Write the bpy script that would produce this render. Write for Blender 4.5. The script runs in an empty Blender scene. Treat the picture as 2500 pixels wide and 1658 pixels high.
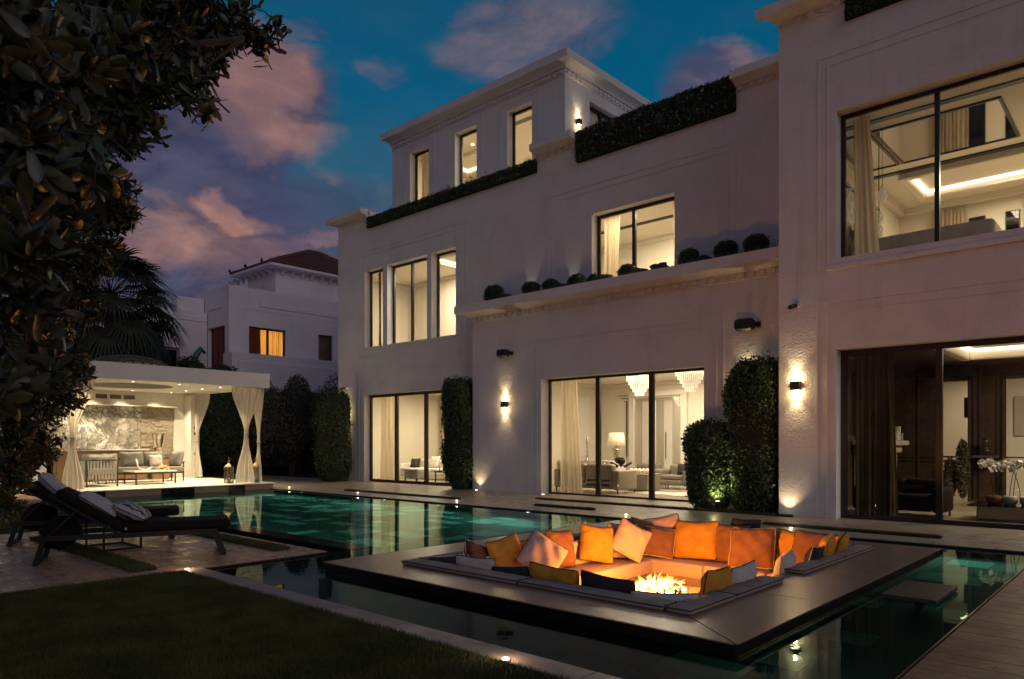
import bpy, bmesh, math, random
import numpy as np
from mathutils import Vector, Matrix, Euler
random.seed(7); RNG = np.random.default_rng(11)
PI = math.pi
SC = bpy.context.scene
COL = SC.collection
rad = math.radians

# ------------------------------------------------------------------ camera
cam = bpy.data.cameras.new('camera'); co = bpy.data.objects.new('camera', cam); COL.objects.link(co)
co.location = (0, 0, 1.4); co.rotation_euler = (PI/2, 0, math.atan2(.6753, .7376))
cam.sensor_width = 36; cam.lens = 36*1753/2500; cam.shift_y = (1080-829)/2500
cam.clip_start = .05; cam.clip_end = 1500
cam.dof.use_dof = True; cam.dof.focus_distance = 13; cam.dof.aperture_fstop = 6.3
SC.camera = co

# ------------------------------------------------------------------ render look
SC.view_settings.view_transform = 'Standard'; SC.view_settings.look = 'None'
SC.view_settings.exposure = .65; SC.view_settings.gamma = 1; SC.view_settings.use_curve_mapping = False
cy = SC.cycles
cy.use_denoising = True; cy.use_light_tree = True
cy.max_bounces = 7; cy.diffuse_bounces = 3; cy.glossy_bounces = 4; cy.transmission_bounces = 6
cy.transparent_max_bounces = 14; cy.sample_clamp_indirect = 3; cy.sample_clamp_direct = 12
cy.caustics_reflective = False; cy.caustics_refractive = False

# ------------------------------------------------------------------ node helper
class NT:
    def __init__(s, tree): s.t = tree; s.n = tree.nodes; s.l = tree.links
    def node(s, ty, **kw):
        n = s.n.new(ty)
        for k, v in kw.items(): setattr(n, k, v)
        return n
    def put(s, inp, v):
        if hasattr(v, 'links') or isinstance(v, bpy.types.NodeSocket): s.l.new(v, inp)
        else: inp.default_value = v
    def math(s, op, a, b=0., c=0., clamp=False):
        n = s.node('ShaderNodeMath', operation=op, use_clamp=clamp)
        s.put(n.inputs[0], a); s.put(n.inputs[1], b); s.put(n.inputs[2], c); return n.outputs[0]
    def vm(s, op, a, b=(0, 0, 0), out=0):
        n = s.node('ShaderNodeVectorMath', operation=op); s.put(n.inputs[0], a); s.put(n.inputs[1], b)
        return n.outputs[out]
    def scale(s, a, k):
        n = s.node('ShaderNodeVectorMath', operation='SCALE'); s.put(n.inputs[0], a); s.put(n.inputs[3], k); return n.outputs[0]
    def noise(s, vec, scale, detail=5, rough=.5, dist=0., col=False):
        n = s.node('ShaderNodeTexNoise'); s.put(n.inputs['Vector'], vec); n.inputs['Scale'].default_value = scale
        n.inputs['Detail'].default_value = detail; n.inputs['Roughness'].default_value = rough
        n.inputs['Distortion'].default_value = dist
        return n.outputs[1 if col else 0]
    def step(s, v, a, b, lo=0., hi=1.):
        n = s.node('ShaderNodeMapRange', interpolation_type='SMOOTHSTEP'); s.put(n.inputs[0], v)
        n.inputs[1].default_value = a; n.inputs[2].default_value = b; s.put(n.inputs[3], lo); s.put(n.inputs[4], hi)
        return n.outputs[0]
    def mix(s, f, a, b, mode='MIX'):
        n = s.node('ShaderNodeMix', data_type='RGBA', blend_type=mode); s.put(n.inputs[0], f)
        for i, v in ((6, a), (7, b)):
            s.put(n.inputs[i], v if not isinstance(v, tuple) else (*v[:3], 1))
        return n.outputs[2]
    def ramp(s, f, stops):
        n = s.node('ShaderNodeValToRGB'); s.put(n.inputs[0], f); e = n.color_ramp.elements
        while len(e) < len(stops): e.new(.5)
        for el, (p, c) in zip(e, stops): el.position = p; el.color = (*c[:3], 1)
        return n.outputs[0]

# ------------------------------------------------------------------ sky: dusk, deep blue above, lit clouds low over the horizon
W = bpy.data.worlds.new('World'); SC.world = W; W.use_nodes = True
w = NT(W.node_tree); w.n.clear()
SUN_EL, SUN_AZ = rad(1.5), rad(70)
sky = w.node('ShaderNodeTexSky', sky_type='NISHITA'); sky.sun_disc = False
sky.sun_elevation = SUN_EL; sky.sun_rotation = SUN_AZ; sky.air_density = 1.2; sky.dust_density = 1.5; sky.ozone_density = 3
D_ = w.vm('NORMALIZE', w.node('ShaderNodeTexCoord').outputs['Generated'])
sep = w.node('ShaderNodeSeparateXYZ'); w.l.new(D_, sep.inputs[0]); dz = sep.outputs[2]
base = w.ramp(dz, [(0, (.050, .045, .095)), (.22, (.055, .055, .110)), (.33, (.018, .100, .165)), (.43, (.0, .090, .185)), (.55, (.0, .072, .150)), (1, (.006, .035, .10))])
wob = w.scale(w.vm('SUBTRACT', w.noise(w.vm('MULTIPLY', D_, (1, 1, 1.3)), 5, 7, .58, col=True), (.5, .5, .5)), .16)
Dw = w.vm('ADD', D_, wob)
def azel(az, el): return (math.sin(rad(az))*math.cos(rad(el)), math.cos(rad(az))*math.cos(rad(el)), math.sin(rad(el)))
def blob(az, el, r, flat=1.0, amt=1.):
    q = w.vm('MULTIPLY', w.vm('SUBTRACT', Dw, azel(az, el)), (1, 1, flat))
    return w.math('MULTIPLY', w.step(w.vm('LENGTH', q, out=1), r*.55, r, 1., 0.), amt)
def total(vals):
    t = vals[0]
    for v in vals[1:]: t = w.math('MAXIMUM', t, v)
    return t
n_a = w.noise(w.vm('MULTIPLY', D_, (1, 1, 2.4)), 3.2, 8, .6, .4)
n_b = w.noise(w.vm('MULTIPLY', D_, (1, 1, 3.2)), 4.5, 7, .55, .6)
bank = w.step(w.math('ADD', dz, w.math('MULTIPLY', w.math('SUBTRACT', n_a, .5), .22)), .30, .37, 1., 0.)
east = w.step(w.vm('DOT_PRODUCT', D_, azel(-25, 15), out=1), .80, .93, 1., .12)
bank = w.math('MULTIPLY', bank, east)
puffs = total([blob(-61.2, 23.3, .115, 1.1), blob(-65.5, 21, .15, 1.4, .95), blob(-70, 18, .17, 1.6), blob(-42, 29.5, .12, 2.4, .55),
               blob(-38, 30, .10, 2.2, .45), blob(-26.5, 26.6, .075, 1.3, .9), blob(-52, 27, .05, 2.5, .3), blob(-59, 29, .035, 2, .35)])
# the same kind of broken cloud everywhere else round the sky
wide = w.math('MULTIPLY', w.step(n_a, .42, .60), w.step(dz, .25, .9, .95, .55))
wide = w.math('MULTIPLY', wide, w.step(w.vm('DOT_PRODUCT', D_, azel(-50, 20), out=1), .45, .75, 1., .04))
mask = total([bank, puffs, wide])
ctone = w.mix(w.step(n_b, .43, .60), (.060, .058, .105), (.205, .130, .136))
fine = w.noise(w.vm('MULTIPLY', D_, (1, 1, 2.6)), 9, 8, .62, .5)
ctone = w.mix(1.0, ctone, w.ramp(fine, [(.32, (.72, .74, .82)), (.5, (.98, .98, 1.)), (.68, (1.35, 1.25, 1.18))]), 'MULTIPLY')
warm = total([blob(-64.3, 16.6, .055, 2.0, 1.1), blob(-58, 15.2, .07, 5., .55), blob(-60.3, 24.6, .07, 1.2, .55), blob(-62.5, 22.5, .07, 1.2, .5), blob(-66, 14, .12, 3., .35), blob(-56.5, 20.0, .07, 2., .6), blob(-60, 20.2, .08, 3., .5)])
warm = w.math('MAXIMUM', warm, w.step(w.vm('DOT_PRODUCT', D_, azel(-48, 12), out=1), .2, .75, .12, 0.))
ctone = w.mix(warm, ctone, (.37, .185, .150))
dark = total([blob(-60.3, 17.5, .066, 1.5, 1.0), blob(-54, 18.9, .04, 1.5, .8), blob(-66.5, 18.6, .09, 2.2, .45), blob(-64.5, 20.8, .075, 2., .4), blob(-63, 11, .14, 2.6, .4)])
ctone = w.mix(dark, ctone, (.058, .060, .125))
ctone = w.mix(.75, ctone, w.mix(1.0, ctone, w.ramp(fine, [(.34, (.70, .72, .80)), (.66, (1.25, 1.2, 1.12))]), 'MULTIPLY'))
skycol = w.mix(mask, base, ctone)
skycol = w.mix(w.step(dz, -.12, .0, 1., 0.), skycol, (.03, .025, .03))
bg1 = w.node('ShaderNodeBackground'); w.l.new(skycol, bg1.inputs[0]); bg1.inputs[1].default_value = .64
bg2 = w.node('ShaderNodeBackground'); w.l.new(sky.outputs[0], bg2.inputs[0]); bg2.inputs[1].default_value = .008
ad = w.node('ShaderNodeAddShader'); w.l.new(bg1.outputs[0], ad.inputs[0]); w.l.new(bg2.outputs[0], ad.inputs[1])
ow = w.node('ShaderNodeOutputWorld'); w.l.new(ad.outputs[0], ow.inputs[0])
# last glow of the sun, already below the roofs, broad and weak
sl = bpy.data.lights.new('dusk_sun', 'SUN'); so = bpy.data.objects.new('dusk_sun', sl); COL.objects.link(so)
sl.energy = .21; sl.angle = rad(40); sl.color = (1, .92, .92)
so.rotation_euler = Vector((-.93, .26, -.30)).to_track_quat('-Z', 'Y').to_euler(); so.location = (10, -10, 30)

# ------------------------------------------------------------------ materials
MATS = {}
def mat(name, col=(.5, .5, .5), rough=.6, metal=0., spec=.5, bump=None, vary=None, emit=None, coat=0., trans=0., subsurf=None, sheen=0.):
    """bump=(scale, strength, distance) ; vary=(scale, colour2, lo, hi)"""
    if name in MATS: return MATS[name]
    m = bpy.data.materials.new(name); m.use_nodes = True; t = NT(m.node_tree); p = t.n['Principled BSDF']
    p.inputs['Base Color'].default_value = (*col, 1); p.inputs['Roughness'].default_value = rough
    p.inputs['Metallic'].default_value = metal; p.inputs['Specular IOR Level'].default_value = spec
    p.inputs['Coat Weight'].default_value = coat; p.inputs['Transmission Weight'].default_value = trans
    p.inputs['Sheen Weight'].default_value = sheen
    pos = t.node('ShaderNodeNewGeometry').outputs['Position']
    if vary:
        f = t.step(t.noise(pos, vary[0], 6, .6), vary[2], vary[3])
        t.l.new(t.mix(f, col, vary[1]), p.inputs['Base Color'])
    if bump:
        b = t.node('ShaderNodeBump'); b.inputs['Strength'].default_value = bump[1]; b.inputs['Distance'].default_value = bump[2]
        t.l.new(t.noise(pos, bump[0], 4, .6), b.inputs['Height']); t.l.new(b.outputs[0], p.inputs['Normal'])
    if emit: p.inputs['Emission Color'].default_value = (*emit[0], 1); p.inputs['Emission Strength'].default_value = emit[1]
    MATS[name] = m; return m
def custom(name):
    m = bpy.data.materials.new(name); m.use_nodes = True; t = NT(m.node_tree); t.n.clear()
    MATS[name] = m; out = t.node('ShaderNodeOutputMaterial'); return m, t, out

def stucco_mat(name, c1, c2, scale, dist, streak=.16):
    m, t, o = custom(name); p = t.node('ShaderNodeBsdfPrincipled'); t.l.new(p.outputs[0], o.inputs[0]); p.inputs['Roughness'].default_value = .88; p.inputs['Specular IOR Level'].default_value = .2
    pos = t.node('ShaderNodeNewGeometry').outputs['Position']
    c = t.mix(t.step(t.noise(pos, 1.1, 6, .62), .40, .75), c1, c2)
    st = t.noise(t.vm('MULTIPLY', pos, (5, 5, .28)), 1.6, 6, .65); c = t.mix(t.math('MULTIPLY', t.step(st, .52, .74), streak), c, tuple(v*.55 for v in c1))
    c = t.mix(t.math('MULTIPLY', t.step(t.noise(pos, .35, 3, .5), .5, .7), .12), c, tuple(v*.6 for v in c1))
    t.l.new(c, p.inputs['Base Color'])
    h = t.math('ADD', t.noise(pos, scale, 3, .6), t.math('MULTIPLY', t.noise(pos, 4, 3, .5), 1.2))
    b = t.node('ShaderNodeBump'); b.inputs['Strength'].default_value = .7; b.inputs['Distance'].default_value = dist; t.l.new(h, b.inputs['Height']); t.l.new(b.outputs[0], p.inputs['Normal'])
def custom(name):
    m = bpy.data.materials.new(name); m.use_nodes = True; t = NT(m.node_tree); t.n.clear()
    MATS[name] = m; out = t.node('ShaderNodeOutputMaterial'); return m, t, out
stucco_mat('stucco', (.70, .68, .67), (.62, .60, .59), 26, .015, .24)
stucco_mat('stucco_smooth', (.72, .70, .68), (.64, .62, .60), 70, .004, .22)
mat('white_paint', (.74, .71, .66), .6, spec=.3, vary=(2.5, (.68, .65, .6), .4, .8))
mat('neighbour_wall', (.78, .70, .72), .9, spec=.2, bump=(18, .3, .01), vary=(.5, (.66, .60, .61), .42, .75))
mat('dark_frame', (.016, .012, .010), .35, spec=.5)
mat('bronze_frame', (.055, .042, .033), .35, metal=.4)
mat('interior_wall', (.72, .66, .56), .75, spec=.2)
mat('interior_ceiling', (.75, .68, .57), .8, spec=.2)
mat('interior_floor', (.42, .36, .28), .25, vary=(3, (.30, .25, .19), .4, .7))
mat('taupe_wall', (.44, .38, .31), .7)
mat('dark_wood', (.085, .050, .030), .3, spec=.5, vary=(9, (.050, .030, .018), .35, .7))
mat('oak', (.34, .20, .10), .5, vary=(14, (.24, .135, .065), .35, .7))
mat('stone_cladding', (.36, .31, .24), .85, bump=(45, .7, .02), vary=(12, (.24, .20, .155), .35, .7))
mat('marble_top', (.7, .66, .6), .2)
mat('pale_fabric', (.55, .50, .44), .9, spec=.15, bump=(260, .3, .003), sheen=.2, vary=(5, (.49, .445, .39), .4, .7))
mat('white_fabric', (.70, .66, .60), .9, spec=.15, bump=(200, .25, .003), vary=(5, (.62, .58, .52), .4, .7))
mat('grey_fabric', (.20, .18, .15), .9, spec=.15, bump=(220, .3, .003), vary=(6, (.16, .145, .12), .4, .7))
mat('grey_pillow', (.24, .23, .21), .9, spec=.15, bump=(220, .3, .003), vary=(7, (.19, .18, .165), .4, .7))
mat('leather', (.25, .215, .17), .45, bump=(60, .15, .004))
mat('mustard_fabric', (.60, .30, .042), .9, spec=.15, bump=(240, .3, .003), vary=(7, (.50, .24, .034), .35, .7))
mat('rust_fabric', (.27, .125, .065), .9, spec=.15, bump=(240, .3, .003), vary=(7, (.21, .095, .05), .35, .7))
mat('charcoal_fabric', (.045, .038, .040), .9, spec=.15, bump=(240, .3, .003), vary=(7, (.03, .026, .028), .35, .7))
mat('blush_fabric', (.56, .39, .34), .9, spec=.15, bump=(240, .3, .003), vary=(7, (.48, .37, .34), .35, .7))
mat('dark_piping', (.03, .022, .02), .8)
mat('pale_piping', (.6, .48, .34), .8)
mat('black_fabric', (.013, .009, .008), .85, spec=.15, bump=(180, .4, .004), vary=(4, (.022, .014, .012), .45, .8))
mat('black_metal', (.007, .006, .006), .5, spec=.3)
mat('teak', (.10, .07, .045), .5, vary=(10, (.07, .05, .032), .4, .7))
mat('rope', (.30, .28, .25), .9, bump=(150, .4, .005))
mat('pearl_fabric', (.46, .44, .47), .8, spec=.2, bump=(220, .3, .003), vary=(5, (.37, .35, .39), .4, .7))
mat('slate', (.30, .205, .14), .27, spec=.5, bump=(16, .16, .012), vary=(2.2, (.33, .23, .165), .38, .68))
mat('slate_dark', (.06, .048, .040), .4, bump=(16, .12, .01)); mat('slate_edge', (.006, .0055, .0055), .6, spec=.2); mat('lip_fabric', (.34, .255, .225), .9, spec=.15, bump=(240, .3, .003), vary=(7, (.28, .21, .185), .35, .7))
mat('granite', (.006, .006, .007), .12, spec=.5, bump=(20, .06, .01))
mat('pool_dark', (.009, .060, .058), .5, vary=(3, (.006, .042, .042), .4, .7))
mat('pool_light', (.20, .40, .34), .5, vary=(4, (.16, .34, .29), .4, .7))
mat('soil', (.03, .022, .015), .95)
mat('grass', (.112, .108, .034), .8, spec=.25, vary=(2.2, (.060, .066, .022), .38, .62))
mat('lawn_base', (.040, .038, .014), .95, vary=(2, (.014, .018, .007), .35, .7))
mat('foliage', (.046, .078, .024), .5, spec=.4, vary=(6, (.026, .042, .014), .35, .65))
mat('foliage_olive', (.12, .105, .065), .5, spec=.4, vary=(4, (.06, .055, .032), .35, .65))
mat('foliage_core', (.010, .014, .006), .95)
mat('palm_leaf', (.026, .030, .014), .6, vary=(2, (.045, .036, .018), .4, .7))
mat('bark', (.07, .05, .035), .9, bump=(30, .6, .02))
mat('leaf_dark', (.056, .064, .027), .40, spec=.5, vary=(7, (.19, .125, .055), .52, .74))
mat('flower', (.6, .55, .45), .7)
mat('roof_tile', (.16, .060, .042), .8, bump=(14, .4, .02), vary=(2, (.11, .043, .033), .35, .7))
mat('curtain_red', (.22, .045, .02), .8)
mat('chrome', (.6, .55, .48), .18, metal=1)
mat('gold', (.36, .28, .18), .25, metal=1)
mat('black_plastic', (.012, .012, .013), .4, bump=(120, .2, .002))
mat('cabana_floor', (.74, .69, .58), .4, vary=(1.5, (.67, .62, .52), .4, .7)); mat('lava_rock', (.045, .03, .024), .9, bump=(40, .8, .02))
mat('mirror_glass', (.30, .26, .22), .03, metal=1)
mat('green_plastic', (.01, .09, .05), .4)
mat('paper', (.6, .56, .5), .7)
mat('shade_white', (.8, .7, .52), .8, emit=((1, .74, .42), .22))
mat('coral', (.80, .42, .22), .8)

def paving_mat(name, c1, c2, rough=.5, sx=1.):
    m, t, o = custom(name); p = t.node('ShaderNodeBsdfPrincipled'); t.l.new(p.outputs[0], o.inputs[0])
    pos = t.node('ShaderNodeNewGeometry').outputs['Position']; rnd = t.node('ShaderNodeObjectInfo').outputs['Random']
    grain = t.noise(t.vm('MULTIPLY', pos, (1.2*sx, 16*sx, 3)), 2.2, 6, .6, .6)
    c = t.mix(t.step(grain, .35, .7), c1, c2)
    c = t.mix(t.math('MULTIPLY', rnd, .40), c, tuple(v*.62 for v in c1))
    c = t.mix(t.math('MULTIPLY', t.step(t.noise(pos, 1.6, 5, .6), .5, .75), .35), c, tuple(v*.5 for v in c1))
    t.l.new(c, p.inputs['Base Color']); t.put(p.inputs['Roughness'], t.step(t.noise(pos, 3.5, 5, .65), .3, .75, rough-.16, rough+.16))
    b = t.node('ShaderNodeBump'); b.inputs['Strength'].default_value = .25; b.inputs['Distance'].default_value = .006
    t.l.new(grain, b.inputs['Height']); t.l.new(b.outputs[0], p.inputs['Normal'])
paving_mat('paving', (.54, .31, .19), (.40, .22, .13), .34)
paving_mat('terrace_paving', (.33, .28, .22), (.25, .21, .165), .42)
paving_mat('deck_board', (.30, .145, .085), (.19, .09, .052), .42)
paving_mat('path_stone', (.30, .21, .19), (.24, .165, .15), .6, .4)

def glass_mat(name, tint, refl=1.0, rough=0.):
    m, t, o = custom(name)
    fr = t.node('ShaderNodeFresnel'); t.l.new(t.step(t.node('ShaderNodeNewGeometry').outputs['Backfacing'], 0, 1, 1.5, 1/1.5), fr.inputs[0])
    tr = t.node('ShaderNodeBsdfTransparent'); tr.inputs[0].default_value = (*tint, 1)
    gl = t.node('ShaderNodeBsdfGlossy'); gl.inputs['Roughness'].default_value = rough
    mx = t.node('ShaderNodeMixShader'); t.l.new(t.math('MULTIPLY', fr.outputs[0], refl, clamp=True), mx.inputs[0])
    t.l.new(tr.outputs[0], mx.inputs[1]); t.l.new(gl.outputs[0], mx.inputs[2]); t.l.new(mx.outputs[0], o.inputs[0])
glass_mat('window_glass', (.93, .93, .90), .6); glass_mat('library_glass', (.93, .93, .90), .30); glass_mat('dark_glass', (.45, .42, .40)); glass_mat('clear_glass', (.8, .8, .78), 1.6)
# crystal for the chandeliers, lit from inside by its own lamps
mat('crystal', (.9, .85, .75), .08, emit=((1, .86, .62), .32))
mat('crystal_dim', (.8, .72, .58), .15, emit=((1, .78, .48), .10))

m, t, o = custom('water')
pos = t.node('ShaderNodeNewGeometry').outputs['Position']
b = t.node('ShaderNodeBump'); b.inputs['Strength'].default_value = .10; b.inputs['Distance'].default_value = .012
t.l.new(t.noise(pos, 3.2, 3, .5), b.inputs['Height'])
gw = t.node('ShaderNodeBsdfGlass'); gw.inputs['Color'].default_value = (.64, .88, .83, 1); gw.inputs['Roughness'].default_value = .0; gw.inputs['IOR'].default_value = 1.333; t.l.new(b.outputs[0], gw.inputs['Normal']); t.l.new(gw.outputs[0], o.inputs[0])

def cloth_mat(name, col, see, warm=None):
    m, t, o = custom(name)
    d = t.node('ShaderNodeBsdfDiffuse'); d.inputs[0].default_value = (*col, 1)
    l = t.node('ShaderNodeBsdfTranslucent'); l.inputs[0].default_value = (*(warm or col), 1)
    a = t.node('ShaderNodeMixShader'); a.inputs[0].default_value = .5; t.l.new(d.outputs[0], a.inputs[1]); t.l.new(l.outputs[0], a.inputs[2])
    tr = t.node('ShaderNodeBsdfTransparent'); tr.inputs[0].default_value = (.95, .92, .85, 1)
    x = t.node('ShaderNodeMixShader'); x.inputs[0].default_value = see
    t.l.new(a.outputs[0], x.inputs[1]); t.l.new(tr.outputs[0], x.inputs[2]); t.l.new(x.outputs[0], o.inputs[0])
cloth_mat('sheer', (.75, .68, .55), .28, (.85, .74, .54)); cloth_mat('drape', (.66, .60, .50), .0, (.7, .58, .4)); cloth_mat('dark_drape', (.11, .088, .058), .0)
cloth_mat('cabana_drape', (.80, .77, .71), .06, (.85, .76, .60))
cloth_mat('neighbour_drape', (.55, .40, .18), .0, (.8, .55, .2))

m, t, o = custom('marble')      # grey veined slab behind the cabana bar
p = t.node('ShaderNodeBsdfPrincipled'); t.l.new(p.outputs[0], o.inputs[0]); p.inputs['Roughness'].default_value = .25
pos = t.node('ShaderNodeNewGeometry').outputs['Position']
wv = t.vm('ADD', pos, t.scale(t.vm('SUBTRACT', t.noise(pos, 1.6, 6, .6, col=True), (.5, .5, .5)), .9))
v = t.node('ShaderNodeTexVoronoi', feature='DISTANCE_TO_EDGE'); t.l.new(wv, v.inputs['Vector']); v.inputs['Scale'].default_value = 2.9
v2 = t.node('ShaderNodeTexVoronoi', feature='DISTANCE_TO_EDGE'); t.l.new(wv, v2.inputs['Vector']); v2.inputs['Scale'].default_value = 8.5
f = t.step(v.outputs[0], .0, .10, .15, 1.); f2 = t.step(v2.outputs[0], 0., .10, .5, 1.)
patch = t.step(t.noise(wv, 1.9, 4, .6), .42, .62)
c = t.mix(t.math('MULTIPLY', f, f2), (.075, .068, .060), t.mix(patch, (.26, .235, .205), (.80, .77, .72)))
t.l.new(c, p.inputs['Base Color'])

m, t, o = custom('striped_fabric')
p = t.node('ShaderNodeBsdfPrincipled'); t.l.new(p.outputs[0], o.inputs[0]); p.inputs['Roughness'].default_value = .85
s = t.node('ShaderNodeSeparateXYZ'); t.l.new(t.node('ShaderNodeTexCoord').outputs['Object'], s.inputs[0])
st = t.math('GREATER_THAN', t.math('SINE', t.math('MULTIPLY', s.outputs[0], 62)), .05)
t.l.new(t.mix(st, (.46, .44, .47), (.055, .052, .058)), p.inputs['Base Color'])

def fire_mat(name, strength, soft):
    m, t, o = custom(name)
    s = t.node('ShaderNodeSeparateXYZ'); t.l.new(t.node('ShaderNodeTexCoord').outputs['Generated'], s.inputs[0])
    pos = t.node('ShaderNodeNewGeometry').outputs['Position']
    h = t.math('ADD', s.outputs[2], t.math('MULTIPLY', t.math('SUBTRACT', t.noise(pos, 18, 4), .5), .4))
    e = t.node('ShaderNodeEmission'); t.l.new(t.ramp(h, [(0, (1, .72, .30)), (.4, (1, .55, .13)), (.75, (1, .30, .03)), (1, (.8, .12, .01))]), e.inputs[0])
    t.put(e.inputs[1], t.step(h, .15, 1., strength, .6))
    tr = t.node('ShaderNodeBsdfTransparent'); x = t.node('ShaderNodeMixShader')
    lw = t.node('ShaderNodeLayerWeight'); lw.inputs[0].default_value = soft
    t.put(x.inputs[0], t.math('MULTIPLY', t.step(lw.outputs['Facing'], .05, .85, .55, .0), t.step(h, .25, 1.0, 1., 0.)))
    t.l.new(tr.outputs[0], x.inputs[1]); t.l.new(e.outputs[0], x.inputs[2]); t.l.new(x.outputs[0], o.inputs[0])
fire_mat('flame', 8, .4)
def emit(name, c, s):
    m, t, o = custom(name); e = t.node('ShaderNodeEmission'); e.inputs[0].default_value = (*c, 1); e.inputs[1].default_value = s; t.l.new(e.outputs[0], o.inputs[0])
emit('lamp_warm', (1, .78, .45), 6); emit('lamp_white', (1, .88, .66), 5); emit('lamp_cool', (.85, 1, .95), 5); emit('cove_glow', (1, .84, .60), 2.6)
emit('neighbour_glow', (1, .62, .22), .55); emit('lamp_soft', (1, .8, .5), 2.5); emit('ember', (1, .3, .04), 2.)

# ------------------------------------------------------------------ mesh builder
def wloc(o):
    v = Vector((0, 0, 0))
    while o is not None: v += o.location; o = o.parent
    return v
class MB:
    def __init__(s): s.v = []; s.f = []; s.sm = False
    def add(s, vs, fs):
        n = len(s.v); s.v += [tuple(map(float, p)) for p in vs]; s.f += [tuple(i+n for i in f) for f in fs]; return s
    def box(s, x0, x1, y0, y1, z0, z1):
        x0, x1 = min(x0, x1), max(x0, x1); y0, y1 = min(y0, y1), max(y0, y1); z0, z1 = min(z0, z1), max(z0, z1)
        return s.add([(x0, y0, z0), (x1, y0, z0), (x1, y1, z0), (x0, y1, z0), (x0, y0, z1), (x1, y0, z1), (x1, y1, z1), (x0, y1, z1)],
                     [(0, 3, 2, 1), (4, 5, 6, 7), (0, 1, 5, 4), (1, 2, 6, 5), (2, 3, 7, 6), (3, 0, 4, 7)])
    def rbox(s, x0, x1, y0, y1, z0, z1, r=.03, seg=2):
        bm = bmesh.new(); bmesh.ops.create_cube(bm, size=1)
        for v in bm.verts: v.co = Vector(((x0+x1)/2+v.co.x*(x1-x0), (y0+y1)/2+v.co.y*(y1-y0), (z0+z1)/2+v.co.z*(z1-z0)))
        r = min(r, abs(x1-x0)*.45, abs(y1-y0)*.45, abs(z1-z0)*.45)
        bmesh.ops.bevel(bm, geom=bm.edges[:], offset=r, segments=seg, affect='EDGES', profile=.5)
        bm.verts.index_update(); s.add([v.co[:] for v in bm.verts], [tuple(v.index for v in f.verts) for f in bm.faces]); bm.free(); return s
    def prism(s, poly, z0, z1):
        n = len(poly); a = sum(poly[i][0]*poly[(i+1) % n][1]-poly[(i+1) % n][0]*poly[i][1] for i in range(n))
        if a < 0: poly = poly[::-1]
        return s.add([(x, y, z0) for x, y in poly]+[(x, y, z1) for x, y in poly],
                     [tuple(range(n))[::-1], tuple(range(n, 2*n))]+[(i, (i+1) % n, n+(i+1) % n, n+i) for i in range(n)])
    def tube(s, pts, r, n=8, caps=True):
        pts = [Vector(p) for p in pts]; rs = r if isinstance(r, (list, tuple)) else [r]*len(pts); vs = []; fs = []
        up = Vector((0, 0, 1))
        for i, p in enumerate(pts):
            d = (pts[min(i+1, len(pts)-1)]-pts[max(i-1, 0)]).normalized()
            a = d.cross(up if abs(d.z) < .95 else Vector((1, 0, 0))).normalized(); b_ = d.cross(a)
            vs += [p+(a*math.cos(2*PI*k/n)+b_*math.sin(2*PI*k/n))*rs[i] for k in range(n)]
        for i in range(len(pts)-1):
            for k in range(n): k2 = (k+1) % n; fs.append((i*n+k, i*n+k2, (i+1)*n+k2, (i+1)*n+k))
        if caps: fs += [tuple(range(n))[::-1], tuple(range((len(pts)-1)*n, len(pts)*n))]
        return s.add(vs, fs)
    def bar(s, p0, p1, w_, h_):        # rectangular bar between two points
        p0, p1 = Vector(p0), Vector(p1); d = (p1-p0).normalized(); up = Vector((0, 0, 1)) if abs(d.z) < .95 else Vector((1, 0, 0))
        a = d.cross(up).normalized(); b_ = a.cross(d); vs = []
        for p in (p0, p1): vs += [p-a*w_/2-b_*h_/2, p+a*w_/2-b_*h_/2, p+a*w_/2+b_*h_/2, p-a*w_/2+b_*h_/2]
        return s.add(vs, [(0, 1, 2, 3), (7, 6, 5, 4), (0, 4, 5, 1), (1, 5, 6, 2), (2, 6, 7, 3), (3, 7, 4, 0)])
    def lathe(s, c, prof, n=20, axis='z'):
        vs = []; fs = []
        for r, z in prof:
            for k in range(n):
                a = 2*PI*k/n; x, y = r*math.cos(a), r*math.sin(a)
                vs.append((c[0]+x, c[1]+y, c[2]+z) if axis == 'z' else (c[0]+x, c[1]+z, c[2]+y))
        m_ = len(prof)
        for i in range(m_-1):
            for k in range(n): k2 = (k+1) % n; fs.append((i*n+k, i*n+k2, (i+1)*n+k2, (i+1)*n+k))
        fs += [tuple(range(n))[::-1], tuple(range((m_-1)*n, m_*n))]
        return s.add(vs, fs)
    def grid(s, fn, nu, nv):
        vs = [fn(i/nu, j/nv) for j in range(nv+1) for i in range(nu+1)]
        return s.add(vs, [(j*(nu+1)+i, j*(nu+1)+i+1, (j+1)*(nu+1)+i+1, (j+1)*(nu+1)+i) for j in range(nv) for i in range(nu)])
    def mesh(s, name, off=Vector((0, 0, 0)), smooth=False, m=None):
        me = bpy.data.meshes.new(name); me.from_pydata([(x-off[0], y-off[1], z-off[2]) for x, y, z in s.v], [], s.f)
        if smooth: me.polygons.foreach_set('use_smooth', [True]*len(me.polygons))
        if m: me.materials.append(MATS[m] if isinstance(m, str) else m)
        me.update(); return me
    def build(s, name, m, parent=None, local=False, smooth=False, **props):
        off = Vector((0, 0, 0)) if (local or parent is None) else wloc(parent)
        loc = None
        if parent is None and not local and s.v:       # top-level mesh: put the origin at its base
            a = np.array(s.v); off = Vector(((a[:, 0].min()+a[:, 0].max())/2, (a[:, 1].min()+a[:, 1].max())/2, a[:, 2].min())); loc = off
        o = bpy.data.objects.new(name, s.mesh(name, off, smooth, m)); COL.objects.link(o)
        if loc is not None: o.location = loc
        if parent is not None: o.parent = parent
        for k, v in props.items(): o[k] = v
        return o
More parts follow.
